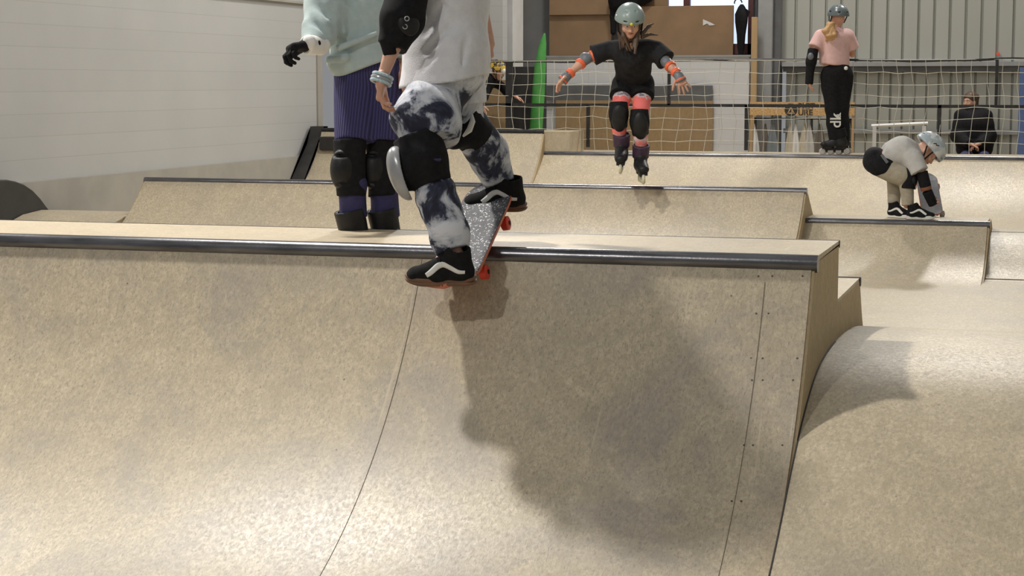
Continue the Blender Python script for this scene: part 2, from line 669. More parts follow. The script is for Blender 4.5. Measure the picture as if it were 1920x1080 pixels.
def _block(c1, c2, mortar, bw, bh, ax):
    def f(nt, b, co):
        sx = nt.nodes.new('ShaderNodeSeparateXYZ'); nt.links.new(co, sx.inputs[0])
        cb = nt.nodes.new('ShaderNodeCombineXYZ')
        nt.links.new(sx.outputs[ax], cb.inputs[0]); nt.links.new(sx.outputs[2], cb.inputs[1])
        br = nt.nodes.new('ShaderNodeTexBrick')
        br.inputs['Scale'].default_value = 1
        br.inputs['Brick Width'].default_value = bw; br.inputs['Row Height'].default_value = bh
        br.inputs['Mortar Size'].default_value = .0045
        br.inputs['Mortar Smooth'].default_value = .6
        br.inputs['Color1'].default_value = (*c1, 1); br.inputs['Color2'].default_value = (*c2, 1)
        br.inputs['Mortar'].default_value = (*mortar, 1)
        nt.links.new(cb.outputs[0], br.inputs['Vector'])
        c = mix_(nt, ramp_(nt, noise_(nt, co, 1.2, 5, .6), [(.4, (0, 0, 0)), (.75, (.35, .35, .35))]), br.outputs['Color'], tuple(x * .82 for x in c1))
        nt.links.new(c, b.inputs['Base Color'])
        bump_(nt, b, br.outputs['Fac'], -.25, .004)
    return f


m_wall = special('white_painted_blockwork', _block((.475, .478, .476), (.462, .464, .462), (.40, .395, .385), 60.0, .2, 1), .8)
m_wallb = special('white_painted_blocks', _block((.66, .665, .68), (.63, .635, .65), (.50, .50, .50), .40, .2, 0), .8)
m_plinth = mat('bare_grey_render', (.40, .38, .34), (.34, .325, .295), 2.5, .85, bump=.2)
m_conc = mat('grey_concrete', (.25, .25, .25), (.21, .21, .21), 2, .85)
m_clad = mat('sage_grey_cladding', (.42, .43, .40), (.38, .39, .36), 1.5, .5, .1, stretch=(1, 1, .15))
m_osb = special('chipboard', lambda nt, b, co: nt.links.new(ramp_(nt, noise_(nt, co, 38, 5, .75, (1, 1, 2.2)), [(.38, (.36, .20, .075)), (.52, (.62, .39, .17)), (.68, (.75, .52, .27))]), b.inputs['Base Color']), .7)
m_glass = mat('milky_daylight_pane', (.7, .8, .95), rough=.2)
_b = m_glass.node_tree.nodes['Principled BSDF']
_b.inputs['Emission Color'].default_value = (.62, .76, 1.0, 1)
_b.inputs['Emission Strength'].default_value = 1.0
m_redframe = mat('dark_red_window_frame', (.10, .03, .03), rough=.5)

# ------------------------------------------------------------------ the hall
ZN = -0.46            # near floor, lower than the hall floor behind the first ramp
bx = MB
structure(bx().box((-9.2, -3, ZN - .1), (4.5, 7.6, ZN)).make('floor', m_floor))
structure(bx().box((-9.2, 7.6, -.1), (4.5, 26, 0)).make('floor_raised', m_floor))
XW = -8.8
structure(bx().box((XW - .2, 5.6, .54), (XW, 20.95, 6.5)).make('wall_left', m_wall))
structure(bx().box((XW - .2, 5.6, ZN), (XW + .03, 20.95, .54)).make('wall_left_base', m_plinth))
# ledge high on the left wall
structure(bx().box((XW, 12.5, 2.36), (XW + .04, 20.95, 2.385)).make('trim_1', m_plinth))
structure(bx().box((XW - .2, 20.95, 0), (XW + .02, 21.1, 6.5)).make('trim_2', m_plinth))  # shaded wall corner; the shade is put in as the grey render colour
structure(bx().box((-9.2, 22.6, 0), (-6.9, 22.8, 6.5)).make('wall_back_left', m_wall))
YB = 24.6
structure(bx().box((-7.9, YB, 0), (-3.95, YB + .2, 6.5)).make('wall_back', m_conc))
structure(bx().box((-9.2, 22.8, 0), (-9.0, YB + .2, 6.5)).make('wall_back_side', m_conc))
# white pillar beside the door recess
p = at_y(935, 60, 23.4); q = at_y(961, 60, 23.4)
structure(bx().box((p[0], 23.4, 0), (q[0], 23.9, 6.5)).make('pillar_white', m_white))
# white block counter wall
a = at_y(1025, 108, 24.2); b = at_y(1405, 108, 24.2)
structure(bx().box((a[0], 24.2, 0), (b[0], 24.6, a[2])).make('wall_counter', m_wallb))
structure(bx().box((a[0] - .02, 24.16, a[2]), (b[0] + .02, 24.6, a[2] + .025)).make('trim_3', m_greyp))
# grey steel column and the clad wall to the right
c0 = at_y(1421, 60, 24.2); c1 = at_y(1447, 60, 24.2); c2 = at_y(1460, 60, 24.2)
structure(bx().box((c0[0], 24.2, 0), (c1[0], 24.5, 6.5)).make('column_grey', m_greyp))
structure(bx().box((c1[0], 24.3, 0), (c2[0], 24.6, 6.5)).make('column_dark', m_greyd))


def cladding(name, x0, x1, z0, z1, Y, pitch):
    poly = []
    x = x0
    while x < x1:
        poly += [(x, Y), (x + pitch * .80, Y), (x + pitch * .86, Y + .035), (x + pitch * .94, Y + .035)]
        x += pitch
    poly += [(x, Y), (x, Y + .12), (x0, Y + .12)]
    return structure(bx().prism(poly, 'z', z0, z1).make(name, m_clad))


cladding('wall_right', c2[0], 4.5, 1.60, 6.5, 24.5, .20)
cladding('door_1', c2[0] + .05, 4.5, 0, 1.60, 24.62, .155)
lz = at_y(1700, 124, 24.4)[2]
structure(bx().box((c2[0] + .02, 24.38, lz), (4.5, 24.52, lz + .055)).make('trim_4', m_greyp))
structure(bx().box((c2[0] + .03, 24.44, lz - .07), (4.5, 24.60, lz)).make('trim_5', m_greyd))
zr = at_y(1700, 243, 24.4)[2]
structure(bx().box((c2[0] + .03, 24.56, zr - .06), (4.5, 24.64, zr)).make('trim_6', m_greyp))
structure(bx().box((4.3, -3, ZN), (4.5, 26, 6.5)).make('wall_far_right', m_clad))

# window behind the boards
w0 = at_y(1255, 0, 24.55); w1 = at_y(1409, 105, 24.55)
fr = bx()
for xa, xb in ((w0[0] - .05, w0[0]), (at_y(1284, 0, 24.55)[0], at_y(1296, 0, 24.55)[0]), (at_y(1405, 0, 24.55)[0], at_y(1414, 0, 24.55)[0])):
    fr.box((xa, 24.46, 1.8), (xb, 24.58, 4.2))
fr.box((w0[0] - .05, 24.46, 1.80), (w1[0] + .04, 24.58, at_y(1400, 82, 24.5)[2]))
fr.box((w0[0] - .05, 24.46, 4.15), (w1[0] + .04, 24.58, 4.25))
wf = structure(fr.make('window_1', m_redframe))
bx().box((w0[0], 24.53, 1.9), (w1[0], 24.56, 4.2)).make('pane', m_glass, wf)

# ------------------------------------------------------------------ ramps
XR = -0.865
prof_pts = [(6.845, .745), (6.80, .735), (6.712, .612), (6.608, .482), (6.482, .345), (6.386, .25), (6.238, .112), (6.142, .035), (6.038, -.041), (5.924, -.112), (5.793, -.182), (5.60, -.262), (5.35, -.345), (5.10, -.40), (4.85, -.437), (4.6, -.452), (4.3, -.459)]
arc = []
R0 = 2.15
# circular transition: floor at ZN, coping at z=.73
yc = 6.84
zt = .725 - ZN
run = math.sqrt(2 * R0 * zt - zt * zt)
for i in range(41):
    an = math.acos(1 - zt / R0) * (1 - i / 40)
    arc.append((yc - run + R0 * math.sin(an), ZN + R0 * (1 - math.cos(an))))


def circ(ycop, ztop, zflo, R, n=24, sgn=1):
    h = ztop - zflo
    run_ = math.sqrt(2 * R * h - h * h)
    A = math.acos(1 - h / R)
    return [(ycop - sgn * (run_ - R * math.sin(A * (1 - i / n))), zflo + R * (1 - math.cos(A * (1 - i / n)))) for i in range(n + 1)]


def solid(prof, zb, x0, x1, back):
    """side/body polygon under a profile line (front to back)"""
    poly = [(p[0], p[1] - .013) for p in prof[::-1]]
    return poly


XL = -6.4
fr_ = thing('quarter_pipe', 'large worn plywood quarter pipe filling the foreground, with dark steel coping', 'ramp', (-3.5, 6.2, ZN))
fp = arc[:]
riding = bx()
riding.sheet(fp, XL, XR - .012, .012)
o = riding.make('riding_surface', m_ply_front, fr_, smooth=True)
# core of the ramp: side panels with the stepped outline
side = [(p[0], p[1] - .012) for p in fp[::-1]] + [(6.84, .745), (7.62, .752), (7.62, .505), (8.50, .505), (8.62, .34), (8.80, .15), (9.0, .04), (9.12, .0), (9.12, ZN)]
side = [(p[0], p[1]) for p in side]
for xa, xb in ((XR - .012, XR), (XL, XL + .018)):
    bx().prism(side, 'x', xa, xb).make('side_panel', m_ply_side, fr_)
bx().box((XL, 6.86, .745), (XR, 7.64, .766)).make('deck', m_deckply, fr_)
bx().box((XL, 7.61, ZN), (XR - .004, 7.628, .75)).make('riser_panel', m_ply_side, fr_)
bx().box((XL, 7.63, .50), (XR - .002, 8.50, .52)).make('lower_deck', m_deckply, fr_)
bs = circ(8.52, .50, 0, 1.2, 16, -1)
bx().sheet(bs[::-1], XL, XR - .012, .012).make('rear_surface', m_ply, fr_, smooth=True)
cp = bx().tube([(XL, 6.862, .742), (XR + .01, 6.862, .742)], .034, 20).make('coping', m_steel, fr_, smooth=True)
hole = None
for px, py in ((34, 443), (370, 453), (741, 462), (1095, 471), (1483, 483)):
    r_ = at_y(px, py, 6.83)
    c_ = np.array([r_[0], 6.829, .742])
    if hole is None:
        hole = bx().tube([c_, c_ + np.array([0, .006, 0])], .0075, 12).make('bolt_hole', m_dots, cp)
        base0 = c_
    else:
        h2 = hole.copy(); COL.objects.link(h2); h2.parent = cp
        h2.location = (c_[0] - base0[0], 0, 0)
bx().tube([(XL, 7.635, .752), (XR + .002, 7.635, .752)], .016, 12).make('rear_edge_pipe', m_darksteel, fr_, smooth=True)
bx().tube([(XL, 8.505, .503), (XR + .004, 8.505, .503)], .022, 12).make('lower_coping', m_darksteel, fr_, smooth=True)


def on_arc(px, py):
    """point on the front ramp surface seen at a pixel"""
    best = None
    r = FW + RT * (px - 960) / FPX - UP * (py - 540) / FPX
    for t in np.linspace(4.5, 8.5, 2400):
        P = EYE + r * t
        zz = np.interp(P[1], [q[0] for q in fp[::-1]], [q[1] for q in fp[::-1]])
        if P[1] < yc and P[2] < zz:
            return P
    return EYE + r * 7


m_joint = mat('dark_brown_joint', (.13, .10, .07), rough=.9)
# seams of the plywood sheets as thin dark brown strips on the surface
def seam(x, i0=0, i1=40):
    ln = [(p[0] - .0012, p[1] + .0012) for p in fp[i0:i1 + 1]]
    return bx().sheet(ln, x - .0007, x + .0007, .002).make('sheet_joint', m_joint, fr_)


xs1 = on_arc(760, 650)[0]
xs2 = on_arc(1425, 620)[0]
seam(xs1); seam(xs2, 1, 30)
sc0 = None
rows = [(518, (1422, 1448, 1505)), (588, (1418, 1441, 1501)), (672, (1408, 1430, 1495)), (713, (1410, 1430, 1487)), (835, (1395, 1412, 1467)), (940, (1372, 1390))]
for yy, xx in rows:
    for x_ in xx:
        P = on_arc(x_, yy)
        i = np.argmin([abs(q[0] - P[1]) for q in fp]); i = min(max(i, 1), 39)
        t = nrm(np.array([0, fp[i - 1][0] - fp[i + 1][0], fp[i - 1][1] - fp[i + 1][1]]))
        n_ = np.array([0, -t[2], t[1]])
        m_ = bx().tube([P - n_ * .004, P + n_ * .0012], .0042, 8)
        m_.make('screw', m_screw, fr_)

# right-hand hip / roller beside the quarter pipe
hz = .385
hp = []
hk = [(4.30, ZN + .0), (4.7, -.442), (5.1, -.395), (5.5, -.30), (5.8, -.185), (6.05, -.06), (6.25, .055), (6.45, .155), (6.65, .235), (6.85, .30), (7.05, .335), (7.3, .352), (7.6, .355), (7.9, .348), (8.2, .33), (8.6, .29), (9.1, .18), (9.6, .08), (10.1, .02), (10.6, .003)]
ks = np.array(hk)
tt = np.linspace(0, len(ks) - 1, 96)
hy = np.interp(tt, range(len(ks)), ks[:, 0]); hzv = np.interp(tt, range(len(ks)), ks[:, 1])
for _ in range(6):
    hzv[1:-1] = (hzv[:-2] + 2 * hzv[1:-1] + hzv[2:]) / 4; hy[1:-1] = (hy[:-2] + 2 * hy[1:-1] + hy[2:]) / 4
hp = list(zip(hy, hzv))
rl = thing('roller', 'wide rounded plywood roller right of the large foreground quarter pipe', 'ramp', (1.2, 7.4, ZN))
bx().sheet(hp[::-1], XR + .001, 4.28, .012).make('riding_surface', m_ply, rl, smooth=True)
bx().prism([(p_[0], p_[1] - .014) for p_ in hp[::-1]] + [(4.3, ZN), (7.6, ZN), (7.6, 0), (10.6, 0)], 'x', XR + .003, XR + .018).make('side_panel', m_ply_side, rl)
bx().tube([(XR + .0025, p_[0], p_[1] + .001) for p_ in hp[18:60]], .003, 6).make('edge_gap', m_black, rl)

# middle ramp: high part with a low extension to the right
XM0, XM1, XM2 = -7.55, -1.88, -.5
md = thing('spine_ramp', 'long plywood ramp behind the front deck, its steel coping under the jumping inline skater', 'ramp', (-4.7, 14.0, 0))
mp_ = circ(14.14, .575, 0, 1.75)
bx().sheet(mp_, XM0, XM1, .012).make('riding_surface', m_ply, md, smooth=True)
pol = [(p_[0], p_[1] - .012) for p_ in mp_[::-1]] + [(14.22, .585), (14.62, .36), (15.0, .18), (15.5, .0)]
pol = pol[::-1]
for xa, xb in ((XM1 - .001, XM1 + .014), (XM0 - .014, XM0 + .001)):
    bx().prism(pol, 'x', xa, xb).make('side_panel', m_ply_side, md)
bx().sheet([(15.5, .01), (15.0, .19), (14.62, .37), (14.22, .59)], XM0, XM1, .012).make('rear_surface', m_ply, md)
bx().tube([(XM0 - .01, 14.17, .58), (XM1 + .02, 14.17, .58)], .030, 16).make('coping', m_steel, md, smooth=True)
bx().box((XM0, 14.18, .56), (XM1, 14.26, .592)).make('deck', m_deckply, md)
lowr = thing('low_quarter_pipe', 'low plywood ramp extension with dark coping under the crouching child', 'ramp', (-1.2, 14.0, 0))
lp_ = circ(14.14, .345, 0, 1.75)
bx().sheet(lp_, XM1 + .014, XM2, .012).make('riding_surface', m_ply, lowr, smooth=True)
bx().prism([(p_[0], p_[1] - .012) for p_ in lp_[::-1]] + [(14.15, .35), (14.60, .365), (14.85, .28), (15.4, .12), (16, 0)], 'x', XM2 - .001, XM2 + .014).make('side_panel', m_ply_side, lowr)
bx().box((XM1 + .014, 14.17, .345), (XM2, 14.60, .375)).make('deck', m_deckply, lowr)
cq = bx().tube([(XM1 + .02, 14.16, .352), (XM2 + .02, 14.16, .352)], .028, 16).make('coping', m_steel, lowr, smooth=True)
bx().sheet([(16, .01), (15.4, .13), (14.85, .29), (14.6, .37)], XM1 + .02, XM2, .012).make('rear_surface', m_ply, lowr)
for px in (1683, 1838):
    c_ = np.array([at_y(px, 413, 14.13)[0], 14.134, .352])
    bx().tube([c_, c_ + np.array([0, .01, 0])], .011, 10).make('bolt_hole', m_dots, cq)
# small hip to the right of it
bk = thing('bank', 'small plywood bank at the right edge, beside the low ramp extension', 'ramp', (1.0, 14.0, 0))
bp = [(13.50, .0), (13.6, .012), (13.85, .10), (14.1, .19), (14.3, .25), (14.5, .275), (14.9, .275), (15.4, .2), (16.2, .0)]
bx().sheet(bp[::-1], XM2 + .016, 4.28, .012).make('riding_surface', m_ply, bk, smooth=True)
bx().tube([(XM2 + .016, 13.55, .006), (4.28, 13.55, .006)], .006, 6).make('toe_strip', m_joint, bk)
bx().tube([(XM2 + .016, 14.5, .272), (4.28, 14.5, .272)], .006, 6).make('crest_joint', m_joint, bk)
# far-left roller and the black-sided ramp against the wall
lr = thing('low_roller', 'low rounded plywood roller at the left wall behind the front deck', 'ramp', (-8.1, 13.9, 0))
bp2 = [(12.6, .0), (12.9, .03), (13.2, .12), (13.5, .22), (13.8, .29), (14.1, .31), (14.4, .29), (14.8, .2), (15.2, .08), (15.6, .0)]
bx().sheet(bp2[::-1], XW + .26, XM0 - .02, .012).make('riding_surface', m_ply, lr, smooth=True)
bx().prism([(a_, b_ - .014) for a_, b_ in bp2[::-1]], 'x', XM0 - .036, XM0 - .022).make('side_panel', m_ply_side, lr)
fin = []
for px, py in ((99, 402), (88, 388), (76, 372), (62, 357), (46, 346), (30, 340), (14, 337), (-2, 337), (-20, 343), (-40, 360), (-60, 384), (-75, 405)):
    P = at_x(px, py, -8.55)
    fin.append((P[1], P[2]))
fin = [(fin[0][0] + .15, .0)] + fin + [(fin[-1][0], 0.0)]
k_ = bx().prism(fin, 'x', -8.72, -8.55).make('ramp_side_board', m_black, bevel=.01)
tag(k_, 'black rounded side board of a ramp against the white left wall', 'ramp side')

# rear ramps
rr_ = thing('rear_quarter_pipe', 'far plywood quarter pipe with steel coping on which the girl in pink stands', 'ramp', (-2.0, 20.3, 0))
XE = at_y(1020, 288, 20.6)[0]
rp = circ(20.6, .585, 0, 2.4)
bx().sheet(rp, XE, 4.28, .012).make('riding_surface', m_ply, rr_, smooth=True)
bx().tube([(XE - .01, 20.62, .59), (4.28, 20.62, .59)], .030, 16).make('coping', m_steel, rr_, smooth=True)
bx().box((XE, 20.64, .57), (4.28, 21.6, .6)).make('deck', m_deckply, rr_)
bx().box((XE, 21.58, 0), (4.28, 21.6, .57)).make('rear_panel', m_ply_side, rr_)
rl_ = thing('raised_quarter_pipe', 'far left raised plywood quarter pipe with a black edge board', 'ramp', (-7.0, 20.0, 0))
XF = at_y(603, 247, 20.6)[0]
rp2 = circ(20.6, .835, 0, 1.6)
bx().sheet(rp2, XF, XE - .015, .012).make('riding_surface', m_ply, rl_, smooth=True)
bx().tube([(XF, 20.62, .845), (XE - .01, 20.62, .845)], .030, 16).make('coping', m_darksteel, rl_, smooth=True)
bx().box((XF, 20.64, .82), (XE + .30, 21.3, .85)).make('deck', m_deckply, rl_)
bx().prism([(p_[0], p_[1] - .012) for p_ in rp2[::-1]] + [(20.64, .82), (21.3, .82), (21.3, 0)], 'x', XE - .015, XE - .001).make('side_panel', m_ply_side, rl_)
bx().prism([(20.62, .60), (20.64, .82), (21.3, .82), (21.3, .60)], 'x', XE, XE + .30).make('end_block', m_deckply, rl_)
# black board along its left edge
edge = [(p_[0], p_[1]) for p_ in circ(20.66, .89, 0.0, 1.5)]
inner = [(p_[0] + .05, p_[1] - .25) for p_ in edge]
bx().prism([e for e in edge if e[1] > .1] + [(20.8, .89), (20.8, .2)], 'x', XF - .17, XF - .0).make('edge_board', m_black, rl_)
p0 = at_y(604, 256, 20.5); p1 = at_y(631, 281, 20.5)
bx().box((p0[0], 20.40, p1[2]), (p1[0] + .4, 20.57, p0[2])).make('ledge_block', m_black, rl_, bevel=.01)

# ------------------------------------------------------------------ fence and net
Yn = 21.25
fe = thing('steel_railing', 'black steel railing behind the far ramp deck with a net hung over it', 'railing', (-3.4, Yn, .6))
zb_ = at_y(1400, 198, Yn)[2]
bx().box((-9.0 + 2.2, Yn - .02, zb_ - .018), (4.2, Yn + .02, zb_ + .018)).make('rail', m_darksteel, fe)


def post(px, y0, y1, w, par=fe):
    a = at_y(px, y0, Yn); b = at_y(px, y1, Yn)
    bx().box((a[0] - w, Yn - .02, min(a[2], b[2])), (a[0] + w, Yn + .02, max(a[2], b[2]))).make('post', m_darksteel, par)


post(955, 114, 240, .042)
for px in (1255, 1870): post(px, 112, 197, .017)
for px, y1 in ((1103, 276), (1400, 282), (1762, 286)): post(px, 197, y1, .02)
zt_ = at_y(1400, 112, Yn)[2]
rope = []
for i in range(80):
    x = -6.9 + 11.2 * i / 79
    px = 905 + (x + 6.73) / 6.33 * 1015
    sag = 0.0
    if 1600 < px < 1880: sag = -.02 * math.sin((px - 1600) / 280 * math.pi)
    if px < 1250: sag = -.015 * math.sin((px - 890) / 360 * math.pi)
    rope.append((x, Yn, zt_ + sag + .004 * math.sin(i * 1.3)))
bx().tube(rope, .015, 6).make('top_cable', m_darksteel, fe)
net = bx()
rg = np.random.RandomState(3)
nx_, nz_ = 66, 9
X_ = np.linspace(-6.85, 4.1, nx_); Z_ = np.linspace(.615, zt_ - .005, nz_)
G = np.zeros((nx_, nz_, 3))
for i in range(nx_):
    for j in range(nz_):
        f_ = (j / (nz_ - 1))
        e = .028 * (1 - abs(2 * f_ - 1) ** 3)
        G[i, j] = (X_[i] + rg.uniform(-.4, .4) * e + .02 * math.sin(j * .9 + i * .3), Yn - .035 + .03 * math.sin(i * .7 + j), Z_[j] + (rg.uniform(-.5, .5) * e - .02 * abs(math.sin(i * .35)) * (1 if j < nz_ - 1 else .15)) * (j > 0))
for i in range(nx_):
    net.tube(G[i], .0030, 4)
for j in range(nz_):
    net.tube(G[:, j], .0030 if j < nz_ - 1 else .0035, 4)
nt_ = net.make('safety_net', m_rope, origin=(-1.4, Yn, .6))
tag(nt_, 'white square-mesh safety net hanging on the black railing behind the far deck', 'net')

# ------------------------------------------------------------------ things at the back wall
def board(name, px0, py0, px1, py1, Y, th, m_, label, cat, **k):
    a = at_y(px0, py0, Y); b = at_y(px1, py1, Y)
    o = bx().box((a[0], Y, min(a[2], b[2])), (b[0], Y + th, max(a[2], b[2]))).make(name, m_, bevel=.004)
    return tag(o, label, cat, **k)


board('cardboard_sheet', 1030, -70, 1146, 104, 24.42, .05, m_brown, 'large brown board standing on the white wall left of the jumping skater', 'board')
board('cardboard_sheet', 1030, -70, 1150, 27, 24.36, .04, m_brown, 'darker brown board overlapping the top of the left brown board', 'board')
board('cardboard_sheet', 1196, 12, 1374, 107, 24.36, .05, m_brown, 'large brown board on the white wall right of the skater, below the window', 'board')
board('cardboard_sheet', 1190, -60, 1252, 60, 24.44, .03, m_brown, 'narrow brown board behind the right skater hair, left of the window', 'board')
board('counter_panel', 1042, 188, 1335, 286, 24.12, .04, m_tanply, 'wide tan board leaning on the white block wall behind the net', 'board')
board('counter_strip', 1025, 160, 1335, 189, 24.12, .05, m_greyd, 'long dark grey strip above the wide tan board behind the net', 'board')
board('tan_board', 905, 150, 956, 370, 22.4, .04, m_tanply, 'tan board standing behind the bending child at the net', 'board')
board('dark_doorway_sheet', 962, 125, 1003, 365, 23.0, .05, m_black, 'black sheet standing in for the dark doorway beside the tall green object', 'sheet')  # plain black sheet stands in for the darkness of a doorway
# white mark on the board
P = [at_y(*q_, 24.35) for q_ in ((1318, 36), (1332, 42), (1341, 47), (1330, 48), (1326, 44), (1318, 48))]
mk_ = bx()
mk_.add([[p_[0], 24.352, p_[2]] for p_ in P] + [[p_[0], 24.357, p_[2]] for p_ in P], [[0, 1, 2, 3, 4, 5], [6, 7, 8, 9, 10, 11][::-1]] + [[i, (i + 1) % 6, (i + 1) % 6 + 6, i + 6] for i in range(6)])
tag(mk_.make('torn_sticker', m_white), 'torn white sticker on the right brown board', 'sticker')
# grey dark bag behind the skater's helmet
pr = [ell(W(1170, 0, 24.6), (.22, .14, .16)), ell(W(1200, -8, 24.6), (.2, .13, .12)), cap(W(1150, 10, 24.7), W(1150, 60, 24.7), .05, .04)]
v, f = sdf(pr, .015, folds(.006, 30, 2)); tag(mk('bag', v, f, m_blackcloth), 'dark grey bag hanging behind the jumping skater helmet', 'bag')
# conduit pipe
cx = at_y(920, 40, 23.3)
cd = thing('conduit_pipe', 'grey vertical conduit with a junction box left of the white pillar', 'pipe', (cx[0], 23.3, 0))
bx().tube([(cx[0], 23.3, 0), (cx[0], 23.3, 4)], .028, 10).make('pipe', m_greyp, cd, smooth=True)
jb = at_y(928, 46, 23.3)
bx().box((cx[0] - .02, 23.24, jb[2] - .075), (cx[0] + .17, 23.36, jb[2] + .075)).make('junction_box', m_greyp, cd, bevel=.01)
structure(bx().box((at_y(903, 0, 23.5)[0], 23.45, 0), (at_y(936, 0, 23.5)[0], 23.6, 6.5)).make('pillar_grey', m_conc))
# tall green object
gp = [at_y(1012, 255, 22.9), at_y(1004, 243, 22.9)]
pts = [(1000, 366), (1005, 243), (1009, 180), (1013, 120), (1018, 80), (1021, 62)]
rad = [.085, .085, .085, .075, .045, .012]
gv = bx().tube([at_y(x, y, 22.9) for x, y in pts], rad, 16)
g_ = gv.make('foam_cone', m_green, smooth=True)
tag(g_, 'tall narrow green tapering object standing behind the net', 'cone')
# timber post
a = at_y(1415, 32, 24.0)
tag(bx().box((a[0] - .036, 23.97, 0), (a[0] + .036, 24.04, a[2])).make('timber_post', m_woodpost, bevel=.003), 'upright raw timber post beside the grey column', 'post')
# folded umbrella
ub = thing('umbrella', 'black folded umbrella hanging in front of the window', 'umbrella', at_y(1391, 100, 24.25))
T = at_y(1391, 8, 24.25); Bt = at_y(1389, 103, 24.25)
pts = [T + (Bt - T) * t for t in (0, .06, .2, .35, .6, .85, 1)]
bx().tube(pts, [.02, .05, .09, .085, .06, .05, .03], 9).make('canopy', m_blackcloth, ub, smooth=True)
tip = at_y(1407, 22, 24.25)
bx().add([T + (0, -.02, -.02), tip + (0, -.02, 0), T + (.02, -.02, -.28), T + (0, .03, -.02), tip + (0, .0, 0), T + (.02, .03, -.28)], [[0, 1, 2], [3, 5, 4], [0, 3, 4, 1], [1, 4, 5, 2], [2, 5, 3, 0]]).make('loose_panel', m_blackcloth, ub)
hk_ = [T + np.array([.05 * math.cos(t) - .05, 0, .05 * math.sin(t) + .02]) for t in np.linspace(0, 3.4, 12)]
bx().tube(hk_, .009, 8).make('hook_handle', m_black, ub, smooth=True)

# sign with lettering
Ys = 23.6
sa = at_y(1406, 191, Ys); sb = at_y(1602, 217, Ys)
sg = thing('sign_board', 'chipboard sign with black round emblem and lettering above the clothes rail', 'sign', ((sa[0] + sb[0]) / 2, Ys, sb[2]))
bx().box((sa[0], Ys, sb[2]), (sb[0], Ys + .02, sa[2])).make('panel', m_osb, sg)
for x_ in (sa[0] + .005, sb[0] - .035):
    bx().box((x_, Ys + .021, 0), (x_ + .03, Ys + .05, sa[2] - .01)).make('upright', m_woodpost, sg)


def text(s_, loc, size, m_, parent, name, R=None, ext=.004, align='LEFT', sx=1.0):
    cu = bpy.data.curves.new(name, 'FONT')
    cu.body = s_; cu.size = size; cu.extrude = ext; cu.align_x = align; cu.offset = size * .012
    o = bpy.data.objects.new('tmp', cu); COL.objects.link(o)
    me = bpy.data.meshes.new_from_object(o.evaluated_get(bpy.context.evaluated_depsgraph_get()))
    bpy.data.objects.remove(o)
    v = np.array([list(x.co) for x in me.vertices]); f = [list(p_.vertices) for p_ in me.polygons]
    v[:, 0] *= sx
    R = np.array([[1, 0, 0], [0, 0, 1], [0, 1, 0]]).T if R is None else R
    R = np.array([[1., 0, 0], [0, 0, -1.], [0, 1., 0]]) if R is None else R
    return mk(name, v @ R.T + np.asarray(loc), f, m_, parent, smooth=False)


RX = np.array([[1., 0, 0], [0, 0, -1.], [0, 1., 0]])
bpy.context.view_layer.update()
t1 = at_y(1496, 204, Ys - .004); t2 = at_y(1496, 216, Ys - .004)
text('PICT', t1, .105, m_black, sg, 'lettering', RX, sx=1.0)
text('URE', t2, .105, m_black, sg, 'lettering', RX, sx=1.0)
ec = at_y(1483, 206, Ys - .003)
em = bx().tube([ec, ec + (0, .004, 0)], .082, 28).make('emblem', m_black, sg)
tr = bx()
for q_ in ([(-.045, -.045), (0, .055), (.045, -.045), (.03, -.045), (0, .02), (-.03, -.045)], [(-.05, -.05), (.05, -.05), (.05, -.036), (-.05, -.036)]):
    tr.add([[ec[0] + a_, ec[1] - .004, ec[2] + b_] for a_, b_ in q_] + [[ec[0] + a_, ec[1] - .001, ec[2] + b_] for a_, b_ in q_], [list(range(len(q_))), list(range(len(q_), 2 * len(q_)))[::-1]] + [[i, (i + 1) % len(q_), (i + 1) % len(q_) + len(q_), i + len(q_)] for i in range(len(q_))])
tr.make('emblem_drawing', m_osb, em)
# clothes rail under the sign
ra = at_y(1412, 221, Ys); rb = at_y(1596, 221, Ys)
cr = thing('clothes_rail', 'black clothes rail under the chipboard sign', 'clothes rail', ((ra[0] + rb[0]) / 2, Ys + .1, 0))
bx().box((ra[0], Ys + .09, ra[2] - .02), (rb[0], Ys + .12, ra[2])).make('bar', m_darksteel, cr)
for x in (ra[0], (ra[0] + rb[0]) / 2 + .1, rb[0] - .03):
    bx().box((x, Ys + .09, 0), (x + .03, Ys + .12, ra[2])).make('post', m_darksteel, cr)
m_gr = [m_white, mat('slate_blue_cotton', (.20, .23, .25), rough=.9), m_white, mat('cream_cotton', (.55, .50, .40), rough=.9), m_greytee, mat('taupe_cotton', (.16, .14, .12), rough=.9)]
gar = [(1415, 11, 0, 'white garment hanging at the left end of the rail'), (1435, 10, 5, 'dark taupe garment hanging second from the left of the rail'), (1449, 15, 1, 'slate blue garment on the rail beneath the sign emblem'), (1482, 11, 3, 'cream garment hanging under the sign emblem'), (1492, 10, 2, 'bright white garment hanging under the first letters'),
       (1508, 12, 3, 'cream garment with long side hanging under the last letters'), (1518, 13, 4, 'pale grey garment right of the cream ones on the rail'), (1538, 14, 5, 'dark taupe garment hanging beside the girl in pink')]
